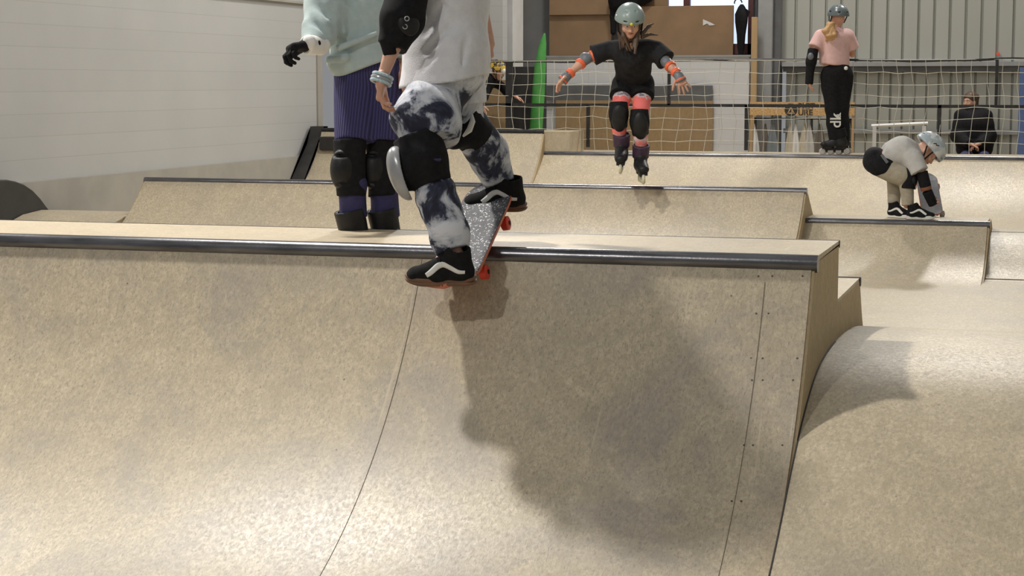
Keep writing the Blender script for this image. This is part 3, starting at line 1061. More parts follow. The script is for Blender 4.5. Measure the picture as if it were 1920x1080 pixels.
for px, hw, mi, lab in gar:
    c = at_y(px, 232, Ys + .10); b_ = at_y(px, 300, Ys + .10)
    s_ = hw / 140.0
    top = c[2]; bot = b_[2]
    nn = 15
    loops = []
    for kz in range(9):
        f_ = kz / 8
        hw_ = s_ * (.16 + .70 * min(1, f_ * 1.5)) if kz else s_ * .12
        z = top - (top - bot) * f_
        ring = []
        for a_ in range(nn * 2):
            an = 2 * math.pi * a_ / (nn * 2)
            ring.append([c[0] + hw_ * math.cos(an) * (1 + .08 * math.sin(5 * an + px) * f_), Ys + .105 + (.03 + .02 * f_) * math.sin(an) * (1 + .4 * math.sin(4 * an + px)), z])
        loops.append(ring)
    vs = [p_ for l in loops for p_ in l]; M_ = nn * 2
    fs = [[i * M_ + j, i * M_ + (j + 1) % M_, (i + 1) * M_ + (j + 1) % M_, (i + 1) * M_ + j] for i in range(8) for j in range(M_)]
    fs += [list(range(M_)), [8 * M_ + j for j in range(M_)][::-1]]
    go = thing('hanging_garment', lab, 'garment', (c[0], Ys + .105, bot), 'garments on the clothes rail')
    mk('cloth', vs, fs, m_gr[mi], go)
    bx().tube([(c[0], Ys + .105, top - .01), (c[0], Ys + .105, ra[2] + .008), (c[0] + .02, Ys + .105, ra[2] + .02)], .005, 6).make('hanger_hook', m_silver, go)

# white flat grind rail behind the child
gl = thing('flat_rail', 'white flat rail on two legs behind the crouching child', 'rail', at_y(1685, 420, 22.3) * np.array([1, 1, 0]))
ga = at_y(1634, 236, 22.3); gb = at_y(1740, 231, 22.3)
bx().tube([ga, gb], .020, 4).make('bar', m_white, gl)
for px in (1640, 1733):
    a = at_y(px, 236, 22.3)
    bx().box((a[0] - .022, 22.28, 0), (a[0] + .022, 22.32, a[2])).make('leg', m_white, gl)
m_blue = mat('blue_plastic', (.10, .16, .36), rough=.5)
a = at_y(1912, 126, 23.5)
tag(bx().box((a[0], 23.5, 0), (a[0] + .25, 23.56, a[2])).make('blue_panel', m_blue), 'blue upright panel at the right edge behind the net', 'panel')
a = at_y(1871, 101, 24.44)
tag(bx().tube([a, a + (0, .04, 0)], .022, 12).make('warning_light', mat('red_lens', (.9, .12, .05), rough=.3)), 'tiny red light on the upper metal wall', 'light')

# ------------------------------------------------------------------ people: builders
ZU = np.array([0, 0, 1.0])


def lerp(a, b, t): return a + (b - a) * t


def head_prims(c, R, s=1.0):
    def L(x, y, z): return c + R @ (np.array([x, y, z]) * s)
    P = [ell(c, np.array([.072, .092, .095]) * s, R, .02),
         ell(L(0, .018, -.055), np.array([.056, .068, .062]) * s, R, .03 * s),
         ell(L(0, .056, -.092), np.array([.024, .024, .020]) * s, R, .025 * s),
         cap(L(0, .086, .002), L(0, .104, -.034), .009 * s, .0125 * s, .012 * s),
         cap(L(-.011, .094, -.038), L(.011, .094, -.038), .008 * s, .008 * s, .008 * s),
         cap(L(-.034, .080, .020), L(.034, .080, .020), .011 * s, .011 * s, .02 * s),
         ell(L(-.040, .066, -.030), np.array([.022, .022, .022]) * s, R, .02 * s),
         ell(L(.040, .066, -.030), np.array([.022, .022, .022]) * s, R, .02 * s),
         ell(L(-.030, .094, .000), np.array([.015, .012, .010]) * s, R, .010 * s, 's'),
         ell(L(.030, .094, .000), np.array([.015, .012, .010]) * s, R, .010 * s, 's'),
         ell(L(-.073, -.008, -.018), np.array([.010, .020, .032]) * s, R, .006 * s),
         ell(L(.073, -.008, -.018), np.array([.010, .020, .032]) * s, R, .006 * s)]
    return P


def face_parts(c, R, s, par, smile=False):
    def L(x, y, z): return c + R @ (np.array([x, y, z]) * s)
    for sx in (-1, 1):
        v, f = sdf([ell(L(sx * .030, .0785, .000), np.array([.0125, .0115, .0105]) * s, R)], .0025 * s)
        e = mk('eye', v, f, m_eye, par)
        v, f = sdf([ell(L(sx * .030, .0885, -.001), np.array([.0058, .0035, .0058]) * s, R)], .0015 * s)
        mk('iris', v, f, m_iris, e)
        MB().tube([L(sx * .014, .096, .021), L(sx * .030, .097, .026), L(sx * .047, .086, .020)], [.003 * s, .004 * s, .002 * s], 6).make('eyebrow', m_brow, par, True)
    MB().tube([L(-.022, .086, -.062), L(-.010, .094, -.058), L(0, .0955, -.060), L(.010, .094, -.058), L(.022, .086, -.062)], [.002 * s, .0055 * s, .006 * s, .0055 * s, .002 * s], 8).make('mouth', m_lip, par, True)


def hand_prims(wr, d, pn, td, s=1.0, curl=.5, spread=.10, thumb=.6):
    """wrist, finger direction, palm normal (the way fingers close), thumb side"""
    d = nrm(d); pn = nrm(pn - np.dot(pn, d) * d)
    td = nrm(np.asarray(td) - np.dot(td, d) * d - np.dot(td, pn) * pn)
    R = np.stack([d, pn, td], 1)
    P = [cap(wr - d * .02 * s, wr + d * .025 * s, .021 * s, .024 * s, .012 * s, 1.25, td),
         rbox(wr + d * .050 * s, np.array([.043, .014, .037]) * s, R, .013 * s, .012 * s)]
    ln = [.068, .076, .070, .055]
    for i in range(4):
        off = (.029 - .0195 * i) * s
        p = wr + d * (.086 - .006 * abs(i - 1.2)) * s + td * off
        ang = 0.15 + curl * (.35 + .05 * i)
        sp = spread * (1.4 - i) * .6
        r0 = (.0092 - .0006 * (i == 3) * 1.5) * s
        p = p - d * .012 * s
        for j, fl in enumerate((.46, .31, .25)):
            dd = nrm(d * math.cos(ang) + pn * math.sin(ang) + td * sp)
            q = p + dd * (ln[i] * fl * s + (.012 * s if j == 0 else 0))
            P.append(cap(p, q, r0 * (1 - .07 * j), r0 * (.94 - .08 * j), .003 * s))
            p = q
            ang += curl * (.75 - .1 * j)
    p = wr + d * .022 * s + td * .026 * s + pn * .004 * s
    dd = nrm(d * (1 - thumb * .5) + td * thumb + pn * .25)
    q = p + dd * .042 * s
    P.append(cap(p, q, .014 * s, .0115 * s, .012 * s))
    d2 = nrm(dd + d * .35 + pn * .2 * curl)
    q2 = q + d2 * .030 * s
    P.append(cap(q, q2, .0112 * s, .010 * s, .004 * s))
    P.append(cap(q2, q2 + nrm(d2 + d * .2 + pn * .3 * curl) * .022 * s, .010 * s, .008 * s, .003 * s))
    return P


def body_prims(J, s=1.0, hf=None, head=1.0):
    side = nrm(J['sh'][1] - J['sh'][0])
    up = nrm(J['neck'] - J['pelvis'])
    P = []
    P.append(cap(J['pelvis'], lerp(J['pelvis'], J['chest'], .55), .105 * s, .092 * s, .05, 1.35, side))
    P.append(cap(lerp(J['pelvis'], J['chest'], .5), J['chest'], .095 * s, .105 * s, .05, 1.4, side))
    mid = (J['sh'][0] + J['sh'][1]) / 2
    P.append(cap(lerp(J['sh'][0], mid, .25), lerp(J['sh'][1], mid, .25), .058 * s, .058 * s, .05))
    P.append(cap(J['chest'], mid, .09 * s, .06 * s, .05, 1.4, side))
    P.append(cap(mid, J['neck'], .055 * s, .046 * s, .03))
    P.append(cap(J['neck'], J['head'] - (hf[:, 2] * .03 if hf is not None else ZU * .03), .046 * s, .044 * s, .02))
    for i in (0, 1):
        P.append(cap(J['sh'][i], lerp(J['sh'][i], J['el'][i], .5), .048 * s, .043 * s, .03))
        P.append(cap(lerp(J['sh'][i], J['el'][i], .5), J['el'][i], .043 * s, .035 * s, .02))
        m_ = lerp(J['el'][i], J['wr'][i], .35)
        P.append(cap(J['el'][i], m_, .035 * s, .037 * s, .015))
        P.append(cap(m_, J['wr'][i], .037 * s, .024 * s, .015))
        P.append(cap(lerp(J['hip'][i], J['pelvis'], .1), lerp(J['hip'][i], J['kn'][i], .4), .088 * s, .075 * s, .05))
        P.append(cap(lerp(J['hip'][i], J['kn'][i], .4), J['kn'][i], .075 * s, .052 * s, .02))
        m_ = lerp(J['kn'][i], J['an'][i], .35)
        P.append(cap(J['kn'][i], m_, .052 * s, .053 * s, .02))
        P.append(cap(m_, J['an'][i], .053 * s, .034 * s, .02))
        if 'toe' in J:
            P.append(cap(J['an'][i], J['toe'][i], .034 * s, .026 * s, .02, 1.2, side))
    return P + head_prims(J['head'], hf, head)


def make_body(J, s, hf, par, hands, head=1.0, h=.009):
    vf = [sdf(body_prims(J, s, hf, head), h)]
    for hp_ in hands:
        vf.append(sdf(hp_, .0038 * max(s, .8)))
    V, F_ = join(*vf)
    return mk('body', V, F_, m_skin, par)


def helmet(c, R, s, m_shell, par, vents=True, name='helmet'):
    def L(x, y, z): return c + R @ (np.array([x, y, z]) * s)
    P = [ell(L(0, -.004, .035), np.array([.102, .125, .102]) * s, R, .01),
         ell(L(0, -.03, .0), np.array([.100, .096, .085]) * s, R, .03),
         cut(L(0, .08, .020), R @ np.array([0, .06, -1.0]), .004),
         ell(L(0, .0, -.02), np.array([.086, .104, .115]) * s, R, .006, 's')]
    P2 = P[:]
    if vents:
        for x, z, rx, rz in ((-.042, .055, .016, .008), (.042, .055, .016, .008)):
            P2.append(ell(L(x, .125, z - .01), np.array([rx, .05, rz * .8]) * s, R, .003, 's'))
        for sx in (-1, 1):
            P2.append(ell(L(sx * .036, .09, .112), np.array([.016, .03, .012]) * s, R, .003, 's'))
            P2.append(ell(L(sx * .10, -.01, .06), np.array([.03, .022, .008]) * s, R, .003, 's'))
            P2.append(ell(L(sx * .04, -.08, .115), np.array([.014, .03, .012]) * s, R, .003, 's'))
            P2.append(ell(L(sx * .045, -.13, .05), np.array([.016, .04, .007]) * s, R, .003, 's'))
    v, f = sdf(P2, .0045 * s)
    hm = mk(name, v, f, m_shell, par)
    st = MB()
    for sx in (-1, 1):
        st.tube([L(sx * .085, .03, .02), L(sx * .080, .035, -.05), L(sx * .035, .055, -.112), L(0, .06, -.122)], .006 * s, 6)
        st.tube([L(sx * .088, -.03, .01), L(sx * .080, .015, -.05)], .006 * s, 6)
    st.make('chin_strap', m_blackcloth, hm, True)
    rim = []
    for i in range(41):
        a_ = 2 * math.pi * i / 40
        rim.append(L(.094 * math.cos(a_), .118 * math.sin(a_) - .006, .021 + .004 * math.sin(a_)))
    MB().tube(rim, .0045 * s, 6).make('rim', m_blackplastic, hm, True)
    return hm


SOLE = [(0.0, 0), (.004, .022), (.02, .034), (.06, .037), (.11, .036), (.16, .043), (.20, .047), (.24, .042), (.268, .028), (.28, .008), (.28, -.008), (.268, -.028), (.24, -.042), (.20, -.045), (.16, -.040), (.11, -.034), (.06, -.037), (.02, -.034), (.004, -.022)]


def shoe(org, R, s, par, m_sole, side=1, name='shoe', lean=(0, 0)):
    """high skate shoe; R columns: toe, lateral, up; org: under the heel"""
    def L(x, y, z): return org + R @ (np.array([x, y, z]) * s)
    lx, ly = lean
    sy = R[:, 1]
    P = [cap(L(.045, 0, .045), L(.15, 0, .040), .040 * s, .042 * s, .02, 1.0, sy),
         cap(L(.15, 0, .036), L(.232, 0, .030), .044 * s, .036 * s, .02),
         ell(L(.235, 0, .034), np.array([.040, .040, .024]) * s, R, .015),
         cap(L(.055, 0, .06), L(.058 + lx, ly, .142), .045 * s, .046 * s, .02, flat=2),
         cap(L(.085, 0, .105), L(.19, 0, .050), .030 * s, .026 * s, .025),
         cap(L(.075 + lx, ly, .135), L(.10, 0, .09), .032 * s, .032 * s, .02),
         cut(L(0, 0, .018), -R[:, 2], .002),
         cap(L(.055 + lx, ly, .11), L(.058 + lx, ly, .19), .034 * s, .038 * s, .004, op='s')]
    v, f = sdf(P, .0042 * s)
    sh_ = mk(name, v, f, m_suede, par)
    def sole(o, z0, z1, nm, m_):
        b = MB()
        n = 64
        ang = np.array(SOLE + [SOLE[0]])
        t = np.linspace(0, 1, len(ang)); tq = np.linspace(0, 1, n, endpoint=False)
        X = np.interp(tq, t, ang[:, 0]); Y = np.interp(tq, t, ang[:, 1])
        for _ in range(3):
            X = (np.roll(X, 1) + 2 * X + np.roll(X, -1)) / 4; Y = (np.roll(Y, 1) + 2 * Y + np.roll(Y, -1)) / 4
        cx_ = .14
        vs = []; fs = []
        lv = [(z0, .93), (z0 + .004, 1.0), ((z0 + z1) / 2, 1.02), (z1 - .003, 1.0), (z1, .95)]
        for z, k in lv:
            for i in range(n):
                lift_ = .010 * max(0, (X[i] - .20) / .08) ** 2
                vs.append(L((X[i] - cx_) * k * (1 + o / .14) + cx_, Y[i] * k * (1 + o / .04), z + lift_))
        for l in range(len(lv) - 1):
            for i in range(n):
                fs.append([l * n + i, l * n + (i + 1) % n, (l + 1) * n + (i + 1) % n, (l + 1) * n + i])
        fs += [list(range(n))[::-1], [(len(lv) - 1) * n + i for i in range(n)]]
        b.add(vs, fs)
        return b.make(nm, m_, sh_, True)
    sole(.001, 0, .016, 'outsole', m_sole)
    sole(.0005, .014, .032, 'midsole', m_sole)
    for sd_ in ((1, -1) if side == 0 else (side,)):
        v, f = ribbon(P, R * s, org, [(.030, .062), (.055, .064), (.085, .078), (.115, .092), (.140, .082), (.165, .060), (.185, .046)], [.012, .016, .019, .021, .022, .021, .018], view=sd_, n=30, lift=.0015)
        mk('side_stripe', v, f, m_stripe, sh_)
    lc = MB()
    for i, (x, z) in enumerate(((.108, .128), (.124, .114), (.141, .100), (.158, .086))):
        lc.tube([L(x, -.022, z - .010), L(x + .004, 0, z + .004), L(x, .022, z - .010)], .0025 * s, 6)
    for sx in (-1, 1):
        lp = [L(.108, 0, .134)] + [L(.112 + .018 * math.sin(t), sx * (.012 + .020 * math.sin(t / 2)), .134 - .022 * (1 - math.cos(t)) / 1.0) for t in np.linspace(0.3, 5.9, 10)] + [L(.108, 0, .134)]
        lc.tube(lp, .0022 * s, 6)
    lc.make('laces', m_blackcloth, sh_, True)
    return sh_


def skate(org, R, s, par, m_cuff, m_wheel, tilt=.12, name='inline_skate', n_wh=4, ch=.292):
    """inline skate; org: under the rear wheel"""
    def L(x, y, z): return org + R @ (np.array([x, y, z]) * s)
    P = [cap(L(.03, 0, .125), L(.14, 0, .12), .046 * s, .044 * s, .02),
         cap(L(.14, 0, .12), L(.245, 0, .112), .046 * s, .036 * s, .02, 1.1, R[:, 1]),
         ell(L(.25, 0, .115), np.array([.042, .042, .030]) * s, R, .015),
         cap(L(.04, 0, .14), L(.055 + tilt * .16, 0, .285), .052 * s, .054 * s, .02, flat=2),
         cap(L(.075, 0, .19), L(.19, 0, .13), .036 * s, .030 * s, .03),
         cut(L(0, 0, .088), -R[:, 2], .002)]
    v, f = sdf(P, .006 * s)
    sk = mk(name, v, f, m_blackplastic, par)
    v, f = sdf([cap(L(.046, 0, .195), L(.060 + tilt * .16, 0, ch), .064 * s, .069 * s, .004, flat=3),
                cap(L(.046, 0, .15), L(.062 + tilt * .16, 0, .36), .050 * s, .053 * s, .003, op='s'),
                ], .0055 * s)
    mk('cuff', v, f, m_cuff, sk)
    b = MB()
    b.box((-.012, -.011, .03), (.272, .011, .07))
    b.box((.0, -.03, .066), (.10, .03, .092))
    b.box((.16, -.032, .066), (.27, .032, .092))
    b.box((.06, -.018, .05), (.22, .018, .078))
    b.xf(R * s, org)
    b.make('frame', m_blackplastic, sk, bevel=.003)
    r = .038
    for i in range(n_wh):
        x = -.005 + .27 * i / (n_wh - 1)
        ring = []; nn = 22
        vs = []; fs = []
        pr = [(-.012, .018), (-.012, .030), (-.006, .037), (0, .038), (.006, .037), (.012, .030), (.012, .018)]
        for k in range(nn):
            a_ = 2 * math.pi * k / nn
            for (y, rr) in pr:
                vs.append(L(x + rr * math.cos(a_), y, r + rr * math.sin(a_)))
        m_ = len(pr)
        for k in range(nn):
            for j in range(m_ - 1):
                fs.append([k * m_ + j, ((k + 1) % nn) * m_ + j, ((k + 1) % nn) * m_ + j + 1, k * m_ + j + 1])
        fs.append([k * m_ for k in range(nn)]); fs.append([k * m_ + m_ - 1 for k in range(nn)][::-1])
        MB().add(vs, fs).make('wheel', m_wheel, sk, True)
    lc = MB()
    for i in range(5):
        t = i / 4
        lc.tube([L(.115 + .085 * t, -.030, .176 - .038 * t), L(.118 + .085 * t, 0, .200 - .050 * t), L(.115 + .085 * t, .030, .176 - .038 * t)], .0032 * s, 6)
    lc.make('laces', m_silver, sk, True)
    MB().tube([L(.02, .052, .235), L(.09, .045, .245), L(.115, 0, .25), L(.09, -.045, .245), L(.02, -.052, .235)], .006 * s, 6).make('buckle_strap', m_blackcloth, sk, True)
    return sk


def skateboard(Cc, ax, up, par, m_top, m_wheel, Lh=.395, wd=.103, flip=False):
    """Cc centre of the deck, ax long axis, up deck normal"""
    X = nrm(ax); Z = nrm(up - np.dot(up, X) * X); Y = np.cross(Z, X)
    R = np.stack([X, Y, Z], 1)
    def L(x, y, z): return Cc + R @ np.array([x, y, z])
    nx, ny = 60, 12
    def surf(z0, z1, shr=0.0):
        vs = []; fs = []
        for lay in (z0, z1):
            for i in range(nx + 1):
                u = -1 + 2 * i / nx
                x = u * (Lh - shr)
                e = abs(x) - (Lh - wd)
                w_ = wd if e < 0 else math.sqrt(max(wd * wd - e * e, 1e-5))
                w_ -= shr
                w_ = max(w_, .004)
                k = max(0, abs(x) - .245)
                kick = .26 * k * (k / (k + .04))
                for j in range(ny + 1):
                    v = -1 + 2 * j / ny
                    vs.append(L(x, v * w_, lay + kick + .010 * abs(v) ** 2.5))
        A = (nx + 1) * (ny + 1)
        for i in range(nx):
            for j in range(ny):
                a = i * (ny + 1) + j; q = [a, a + ny + 1, a + ny + 2, a + 1]
                fs.append(q); fs.append([k_ + A for k_ in q[::-1]])
        for i in range(nx):
            for j in (0, ny):
                a = i * (ny + 1) + j; fs.append([a, a + A, a + A + ny + 1, a + ny + 1])
        for i in (0, nx):
            for j in range(ny):
                a = i * (ny + 1) + j; fs.append([a, a + 1, a + 1 + A, a + A])
        return vs, fs
    v, f = surf(-.011, 0)
    MB().add(v, f).make('deck', m_board, par, True)
    v, f = surf(.0002, .0016, .003)
    MB().add(v, f).make('grip_tape', m_top, par, True)
    for sx in (-1, 1):
        b = MB()
        b.box((sx * .185 - .035, -.028, -.022), (sx * .185 + .035, .028, -.011))
        b.box((sx * .185 - .016, -.022, -.05), (sx * .185 + .016, .022, -.02))
        b.box((sx * .185 - .012, -.062, -.062), (sx * .185 + .012, .062, -.040))
        b.xf(R, Cc)
        tr_ = b.make('truck', m_silver, par, bevel=.003)
        for sy in (-1, 1):
            vs = []; fs = []; nn = 26
            pr = [(.074, .010), (.075, .022), (.079, .029), (.103, .029), (.107, .022), (.108, .010)]
            for k in range(nn):
                a_ = 2 * math.pi * k / nn
                for (y, rr) in pr:
                    vs.append(L(sx * .185 + rr * math.cos(a_), sy * y, -.052 + rr * math.sin(a_)))
            m_ = len(pr)
            for k in range(nn):
                for j in range(m_ - 1):
                    fs.append([k * m_ + j, ((k + 1) % nn) * m_ + j, ((k + 1) % nn) * m_ + j + 1, k * m_ + j + 1])
            fs.append([k * m_ for k in range(nn)]); fs.append([k * m_ + m_ - 1 for k in range(nn)][::-1])
            wh = MB().add(vs, fs).make('wheel', m_wheel, par, True)
            MB().tube([L(sx * .185, sy * .105, -.052), L(sx * .185, sy * .111, -.052)], .009, 12).make('bearing', m_blackplastic, wh)
    return R


m_board = mat('maple_board_edge', (.62, .20, .12), (.55, .16, .10), 8, .5)

# ------------------------------------------------------------------ skater A: drops in on the front coping
lo_ = W(834, 549, 6.93); hi_ = W(925, 352, 7.58)
bc = (lo_ + hi_) / 2
bax = nrm(hi_ - lo_)
bc = bc - np.array([0, 0, .006])
bup = nrm(np.cross(bax, np.cross(ZU, bax)) + 0)
if bup[2] < 0: bup = -bup
bup = nrm(bup - 0.20 * RT)
sb_ = thing('skateboard', 'skateboard with glitter grip tape and red wheels tipping over the front coping', 'skateboard', bc)
RB = skateboard(bc, bax, bup, sb_, m_grip, m_red, wd=.112)

A = thing('person', 'headless-in-frame skater in white T-shirt and tie-dye trousers dropping in on the board', 'person', W(870, 520, 7.1))
A['label'] = 'skater in white T-shirt and navy-white tie-dye trousers standing on the tipping skateboard'
JA = dict(head=W(768, -232, 7.12), neck=W(790, -165, 7.15), chest=W(822, -60, 7.18), pelvis=W(838, 105, 7.2),
          sh=[W(800, -120, 6.99), W(832, -125, 7.36)], el=[W(753, 42, 6.93), W(893, -12, 7.50)], wr=[W(716, 148, 6.90), W(917, 72, 7.52)],
          hip=[W(822, 130, 7.10), W(850, 130, 7.30)], kn=[W(778, 300, 6.98), W(868, 236, 7.36)], an=[W(856, 478, 6.93), W(938, 352, 7.52)])
fA = nrm(-RT * .9 - FH * .25)
hfA = frame(y=nrm(fA + np.array([0, 0, -.35])), z=ZU)
handsA = [hand_prims(JA['wr'][0], nrm(-ZU - .12 * RT), nrm(RT + .3 * ZU), nrm(FH - .9 * RT), .92, .85, .05, .45),
          hand_prims(JA['wr'][1], nrm(-ZU + .1 * RT), nrm(-RT), nrm(-FH), .9, .6)]
make_body(JA, .86, hfA, A, handsA, .95, .010)
helmet(JA['head'], hfA, .98, m_helmet2, A)

# T-shirt
P = [cap(W(822, -95, 7.18), W(842, 0, 7.18), .125, .150, .05, 1.25, FH),
     cap(W(844, 0, 7.18), W(836, 100, 7.17), .150, .160, .05, 1.12, FH),
     cap(W(836, 95, 7.17), W(829, 190, 7.15), .158, .166, .05, 1.1, FH),
     cap(W(805, -118, 7.0), W(772, -30, 6.95), .072, .088, .04, flat=2),
     cap(W(832, -122, 7.36), W(880, -45, 7.46), .072, .085, .04, flat=2)]
hl = W(748, 161, 7.05); hr = W(905, 139, 7.2)
P.append(cut(hl, np.cross(nrm(hr - hl), FH) * (1 if np.cross(nrm(hr - hl), FH)[2] < 0 else -1), .004))
P.append(cap(W(886, 110, 7.22), W(886, 188, 7.24), .030, .046, .03, 1.5, FH, flat=2))
P.append(cap(W(842, -130, 7.18), W(800, -175, 7.15), .06, .09, .01, op='s'))
for (x0, y0, x1, y1, d_, r_) in ((800, 95, 850, 40, 6.99, .008), (795, 60, 830, 10, 7.0, .008), (862, 130, 880, 60, 7.0, .006), (780, 140, 815, 105, 6.98, .005)):
    P.append(cap(W(x0, y0, d_), W(x1, y1, d_), r_, r_ * .5, .025, op='s'))
sd('t_shirt', P, .007, m_tee, A, folds(.010, 14, 5, (1, 1, .6)))
# stitched hem line
# shorts part of the trousers
P = [ell(W(838, 140, 7.18), (.14, .15, .12), k=.04),
     cap(W(820, 165, 7.12), W(803, 222, 7.03), .122, .118, .05),
     cap(W(797, 215, 7.02), W(805, 262, 6.99), .118, .100, .04, flat=2),
     cap(W(850, 150, 7.28), W(868, 225, 7.28), .120, .085, .04, flat=2)]
PA = P
P2 = [cap(W(795, 300, 6.96), W(828, 395, 6.95), .068, .080, .02),
      cap(W(828, 395, 6.95), W(850, 468, 6.935), .080, .060, .02, flat=2)]
P3 = [cap(W(874, 232, 7.30), W(900, 270, 7.38), .082, .076, .02), cap(W(884, 235, 7.34), W(916, 290, 7.44), .068, .078, .02),
      cap(W(916, 290, 7.44), W(943, 350, 7.52), .078, .058, .02), cut(W(932, 345, 7.5), nrm(-UP + .25 * RT))]
tr1 = join(sdf(PA, .0075, folds(.010, 15, 9)), sdf(P2, .006, folds(.010, 20, 4, (1, 1, 1.4))), sdf(P3, .006, folds(.010, 20, 11)))
mk('trousers', tr1[0], tr1[1], m_dye, A)
# knee pads
P = [cap(W(782, 258, 6.97), W(793, 300, 6.95), .092, .092, .02, flat=1),
     cap(W(793, 300, 6.95), W(812, 345, 6.94), .090, .070, .02, flat=2),
     ell(W(765, 315, 6.93), (.055, .06, .09), k=.03)]
kp = sd('knee_pad', P, .006, m_blackcloth, A, folds(.005, 28, 3))
axk = frame(x=nrm(W(770, 372, 6.9) - W(738, 278, 6.9)), z=-RT)
sd('knee_cap', [ell(W(754, 325, 6.915), (.108, .062, .052), axk), ell(W(790, 325, 6.94), (.15, .15, .078), axk, .004, 's')], .004, m_silver, kp)
MB().tube([W(800, 298, 6.86), W(822, 300, 6.87), W(836, 296, 6.95)], .006, 6).make('strap', m_navy, kp, True)
P = [cap(W(858, 220, 7.26), W(893, 258, 7.34), .088, .080, .02, flat=3),
     ell(W(850, 255, 7.24), (.05, .05, .05), k=.03)]
kp2 = sd('knee_pad', P, .006, m_blackcloth, A, folds(.005, 28, 6))
MB().tube([W(885, 214, 7.17), W(886, 228, 7.16), W(880, 244, 7.16), W(868, 256, 7.16)], [.004, .012, .013, .004], 8).make('strap', m_stripe, kp2, True)
# elbow pad
P = [cap(W(775, -45, 6.96), W(754, 38, 6.93), .070, .082, .02, flat=1),
     cap(W(754, 38, 6.93), W(735, 88, 6.92), .080, .058, .02, flat=2),
     cap(W(728, 78, 6.90), W(732, 104, 6.90), .026, .020, .01, 1.3, RT, flat=2)]
ep = sd('elbow_pad', P, .0055, m_blackcloth, A, folds(.006, 26, 8))
axe = frame(x=nrm(W(772, 66, 6.87) - W(762, 18, 6.87)), z=nrm(-FH + .5 * RT))
sd('elbow_cap', [ell(W(766, 42, 6.868), (.052, .044, .020), axe)], .004, m_blackplastic, ep)
for px, py in ((763, 35), (759.5, 50)):
    c_ = W(px, py, 6.845)
    ring = [c_ + .0085 * (math.cos(t) * RT + math.sin(t) * UP) for t in np.linspace(0, 2 * math.pi, 15)]
    MB().tube(ring, .0022, 6).make('rivet', m_silver, ep, True)
# bracelets
wd_ = nrm(JA['wr'][0] - JA['el'][0])
for t_, r_, m_ in ((-.012, .0365, m_bracelet), (.002, .037, m_silver), (.014, .0365, m_bracelet)):
    c_ = JA['wr'][0] + wd_ * t_
    u_ = nrm(np.cross(wd_, FH)); w_ = np.cross(wd_, u_)
    MB().tube([c_ + r_ * (math.cos(q_) * u_ + math.sin(q_) * w_ * .8) for q_ in np.linspace(0, 2 * math.pi, 25)], .007, 8).make('bracelet', m_, A, True)
# black sleeve end of the far elbow pad
sd('elbow_pad', [cap(W(872, -60, 7.46), W(894, 4, 7.50), .062, .050, .01, flat=2)], .006, m_blackcloth, A)


def shoe_at(heel, toe, up, s, **k):
    R = frame(x=toe - heel, z=up)
    return shoe(heel, R, s, **k)


upA = nrm(ZU * 1.0 - FH * .30)
h1 = W(893, 531, 6.93); t1_ = W(762, 529, 6.99)
sL = np.linalg.norm(t1_ - h1) / .28
shoe_at(h1, t1_, upA, sL, par=A, m_sole=m_gum, side=-1 if np.dot(frame(x=t1_ - h1, z=upA)[:, 1], FH) > 0 else 1)
h2_ = W(988, 393, 7.50); t2_ = W(869, 391, 7.56)
shoe_at(h2_, t2_, upA, np.linalg.norm(t2_ - h2_) / .28, par=A, m_sole=m_gum, side=-1 if np.dot(frame(x=t2_ - h2_, z=upA)[:, 1], FH) > 0 else 1)

# ------------------------------------------------------------------ person B: mint sweatshirt, waits on the lower deck
B = thing('person', 'person in mint sweatshirt and purple corduroy shorts behind the front deck', 'person', W(690, 520, 8.2))
JB = dict(head=W(668, -190, 8.1), neck=W(680, -120, 8.15), chest=W(688, -40, 8.2), pelvis=W(692, 115, 8.22),
          sh=[W(640, -85, 8.15), W(738, -80, 8.3)], el=[W(598, 40, 8.08), W(765, 40, 8.32)], wr=[W(583, 84, 7.90), W(752, 130, 8.2)],
          hip=[W(662, 140, 8.2), W(720, 140, 8.24)], kn=[W(656, 312, 8.12), W(716, 312, 8.2)], an=[W(662, 470, 8.2), W(714, 470, 8.25)])
fB = nrm(-RT * .8 - FH * .6)
hfB = frame(y=nrm(fB + np.array([0, 0, -.3])), z=ZU)
make_body(JB, .88, hfB, B, [hand_prims(JB['wr'][1], -ZU, RT, -FH, .9, .6)], 1.0, .011)
gl_ = hand_prims(JB['wr'][0], nrm(-RT * .9 - UP * .15 - FH * .5), nrm(-UP + .2 * RT), nrm(FH * .4 + UP * .3), 1.15, 1.3, .0, .9)
sd('glove', gl_, .0042, m_blackcloth, B)
sd('wrist_guard', [cap(W(600, 84, 7.96), W(574, 84, 7.88), .046, .040, .01, flat=2), ell(W(580, 78, 7.86), (.03, .02, .03))], .005, m_stripe, B)
helmet(JB['head'], hfB, 1.02, m_helmet, B)
P = [cap(W(684, -75, 8.2), W(688, 20, 8.2), .130, .158, .05, 1.2, nrm(RT + .4 * FH)),
     cap(W(688, 20, 8.2), W(686, 118, 8.2), .150, .140, .05, 1.15, nrm(RT)),
     cap(W(628, 118, 8.12), W(700, 118, 8.12), .035, .045, .05),
     cap(W(641, -85, 8.15), W(612, 10, 8.08), .082, .098, .04),
     cap(W(612, 10, 8.08), W(598, 62, 8.0), .098, .075, .03),
     cap(W(598, 62, 8.0), W(588, 84, 7.94), .070, .050, .02, flat=2),
     cap(W(738, -85, 8.3), W(765, 40, 8.32), .08, .08, .04),
     cap(W(765, 40, 8.32), W(754, 115, 8.22), .08, .05, .02, flat=2)]
hl = W(638, 146, 8.12); hr = W(742, 106, 8.15)
nn_ = np.cross(nrm(hr - hl), FH); nn_ = nn_ if nn_[2] < 0 else -nn_
P.insert(3, cut(hl, nn_, .01))
P.append(cap(W(680, -130, 8.15), W(670, -170, 8.1), .06, .07, .01, op='s'))
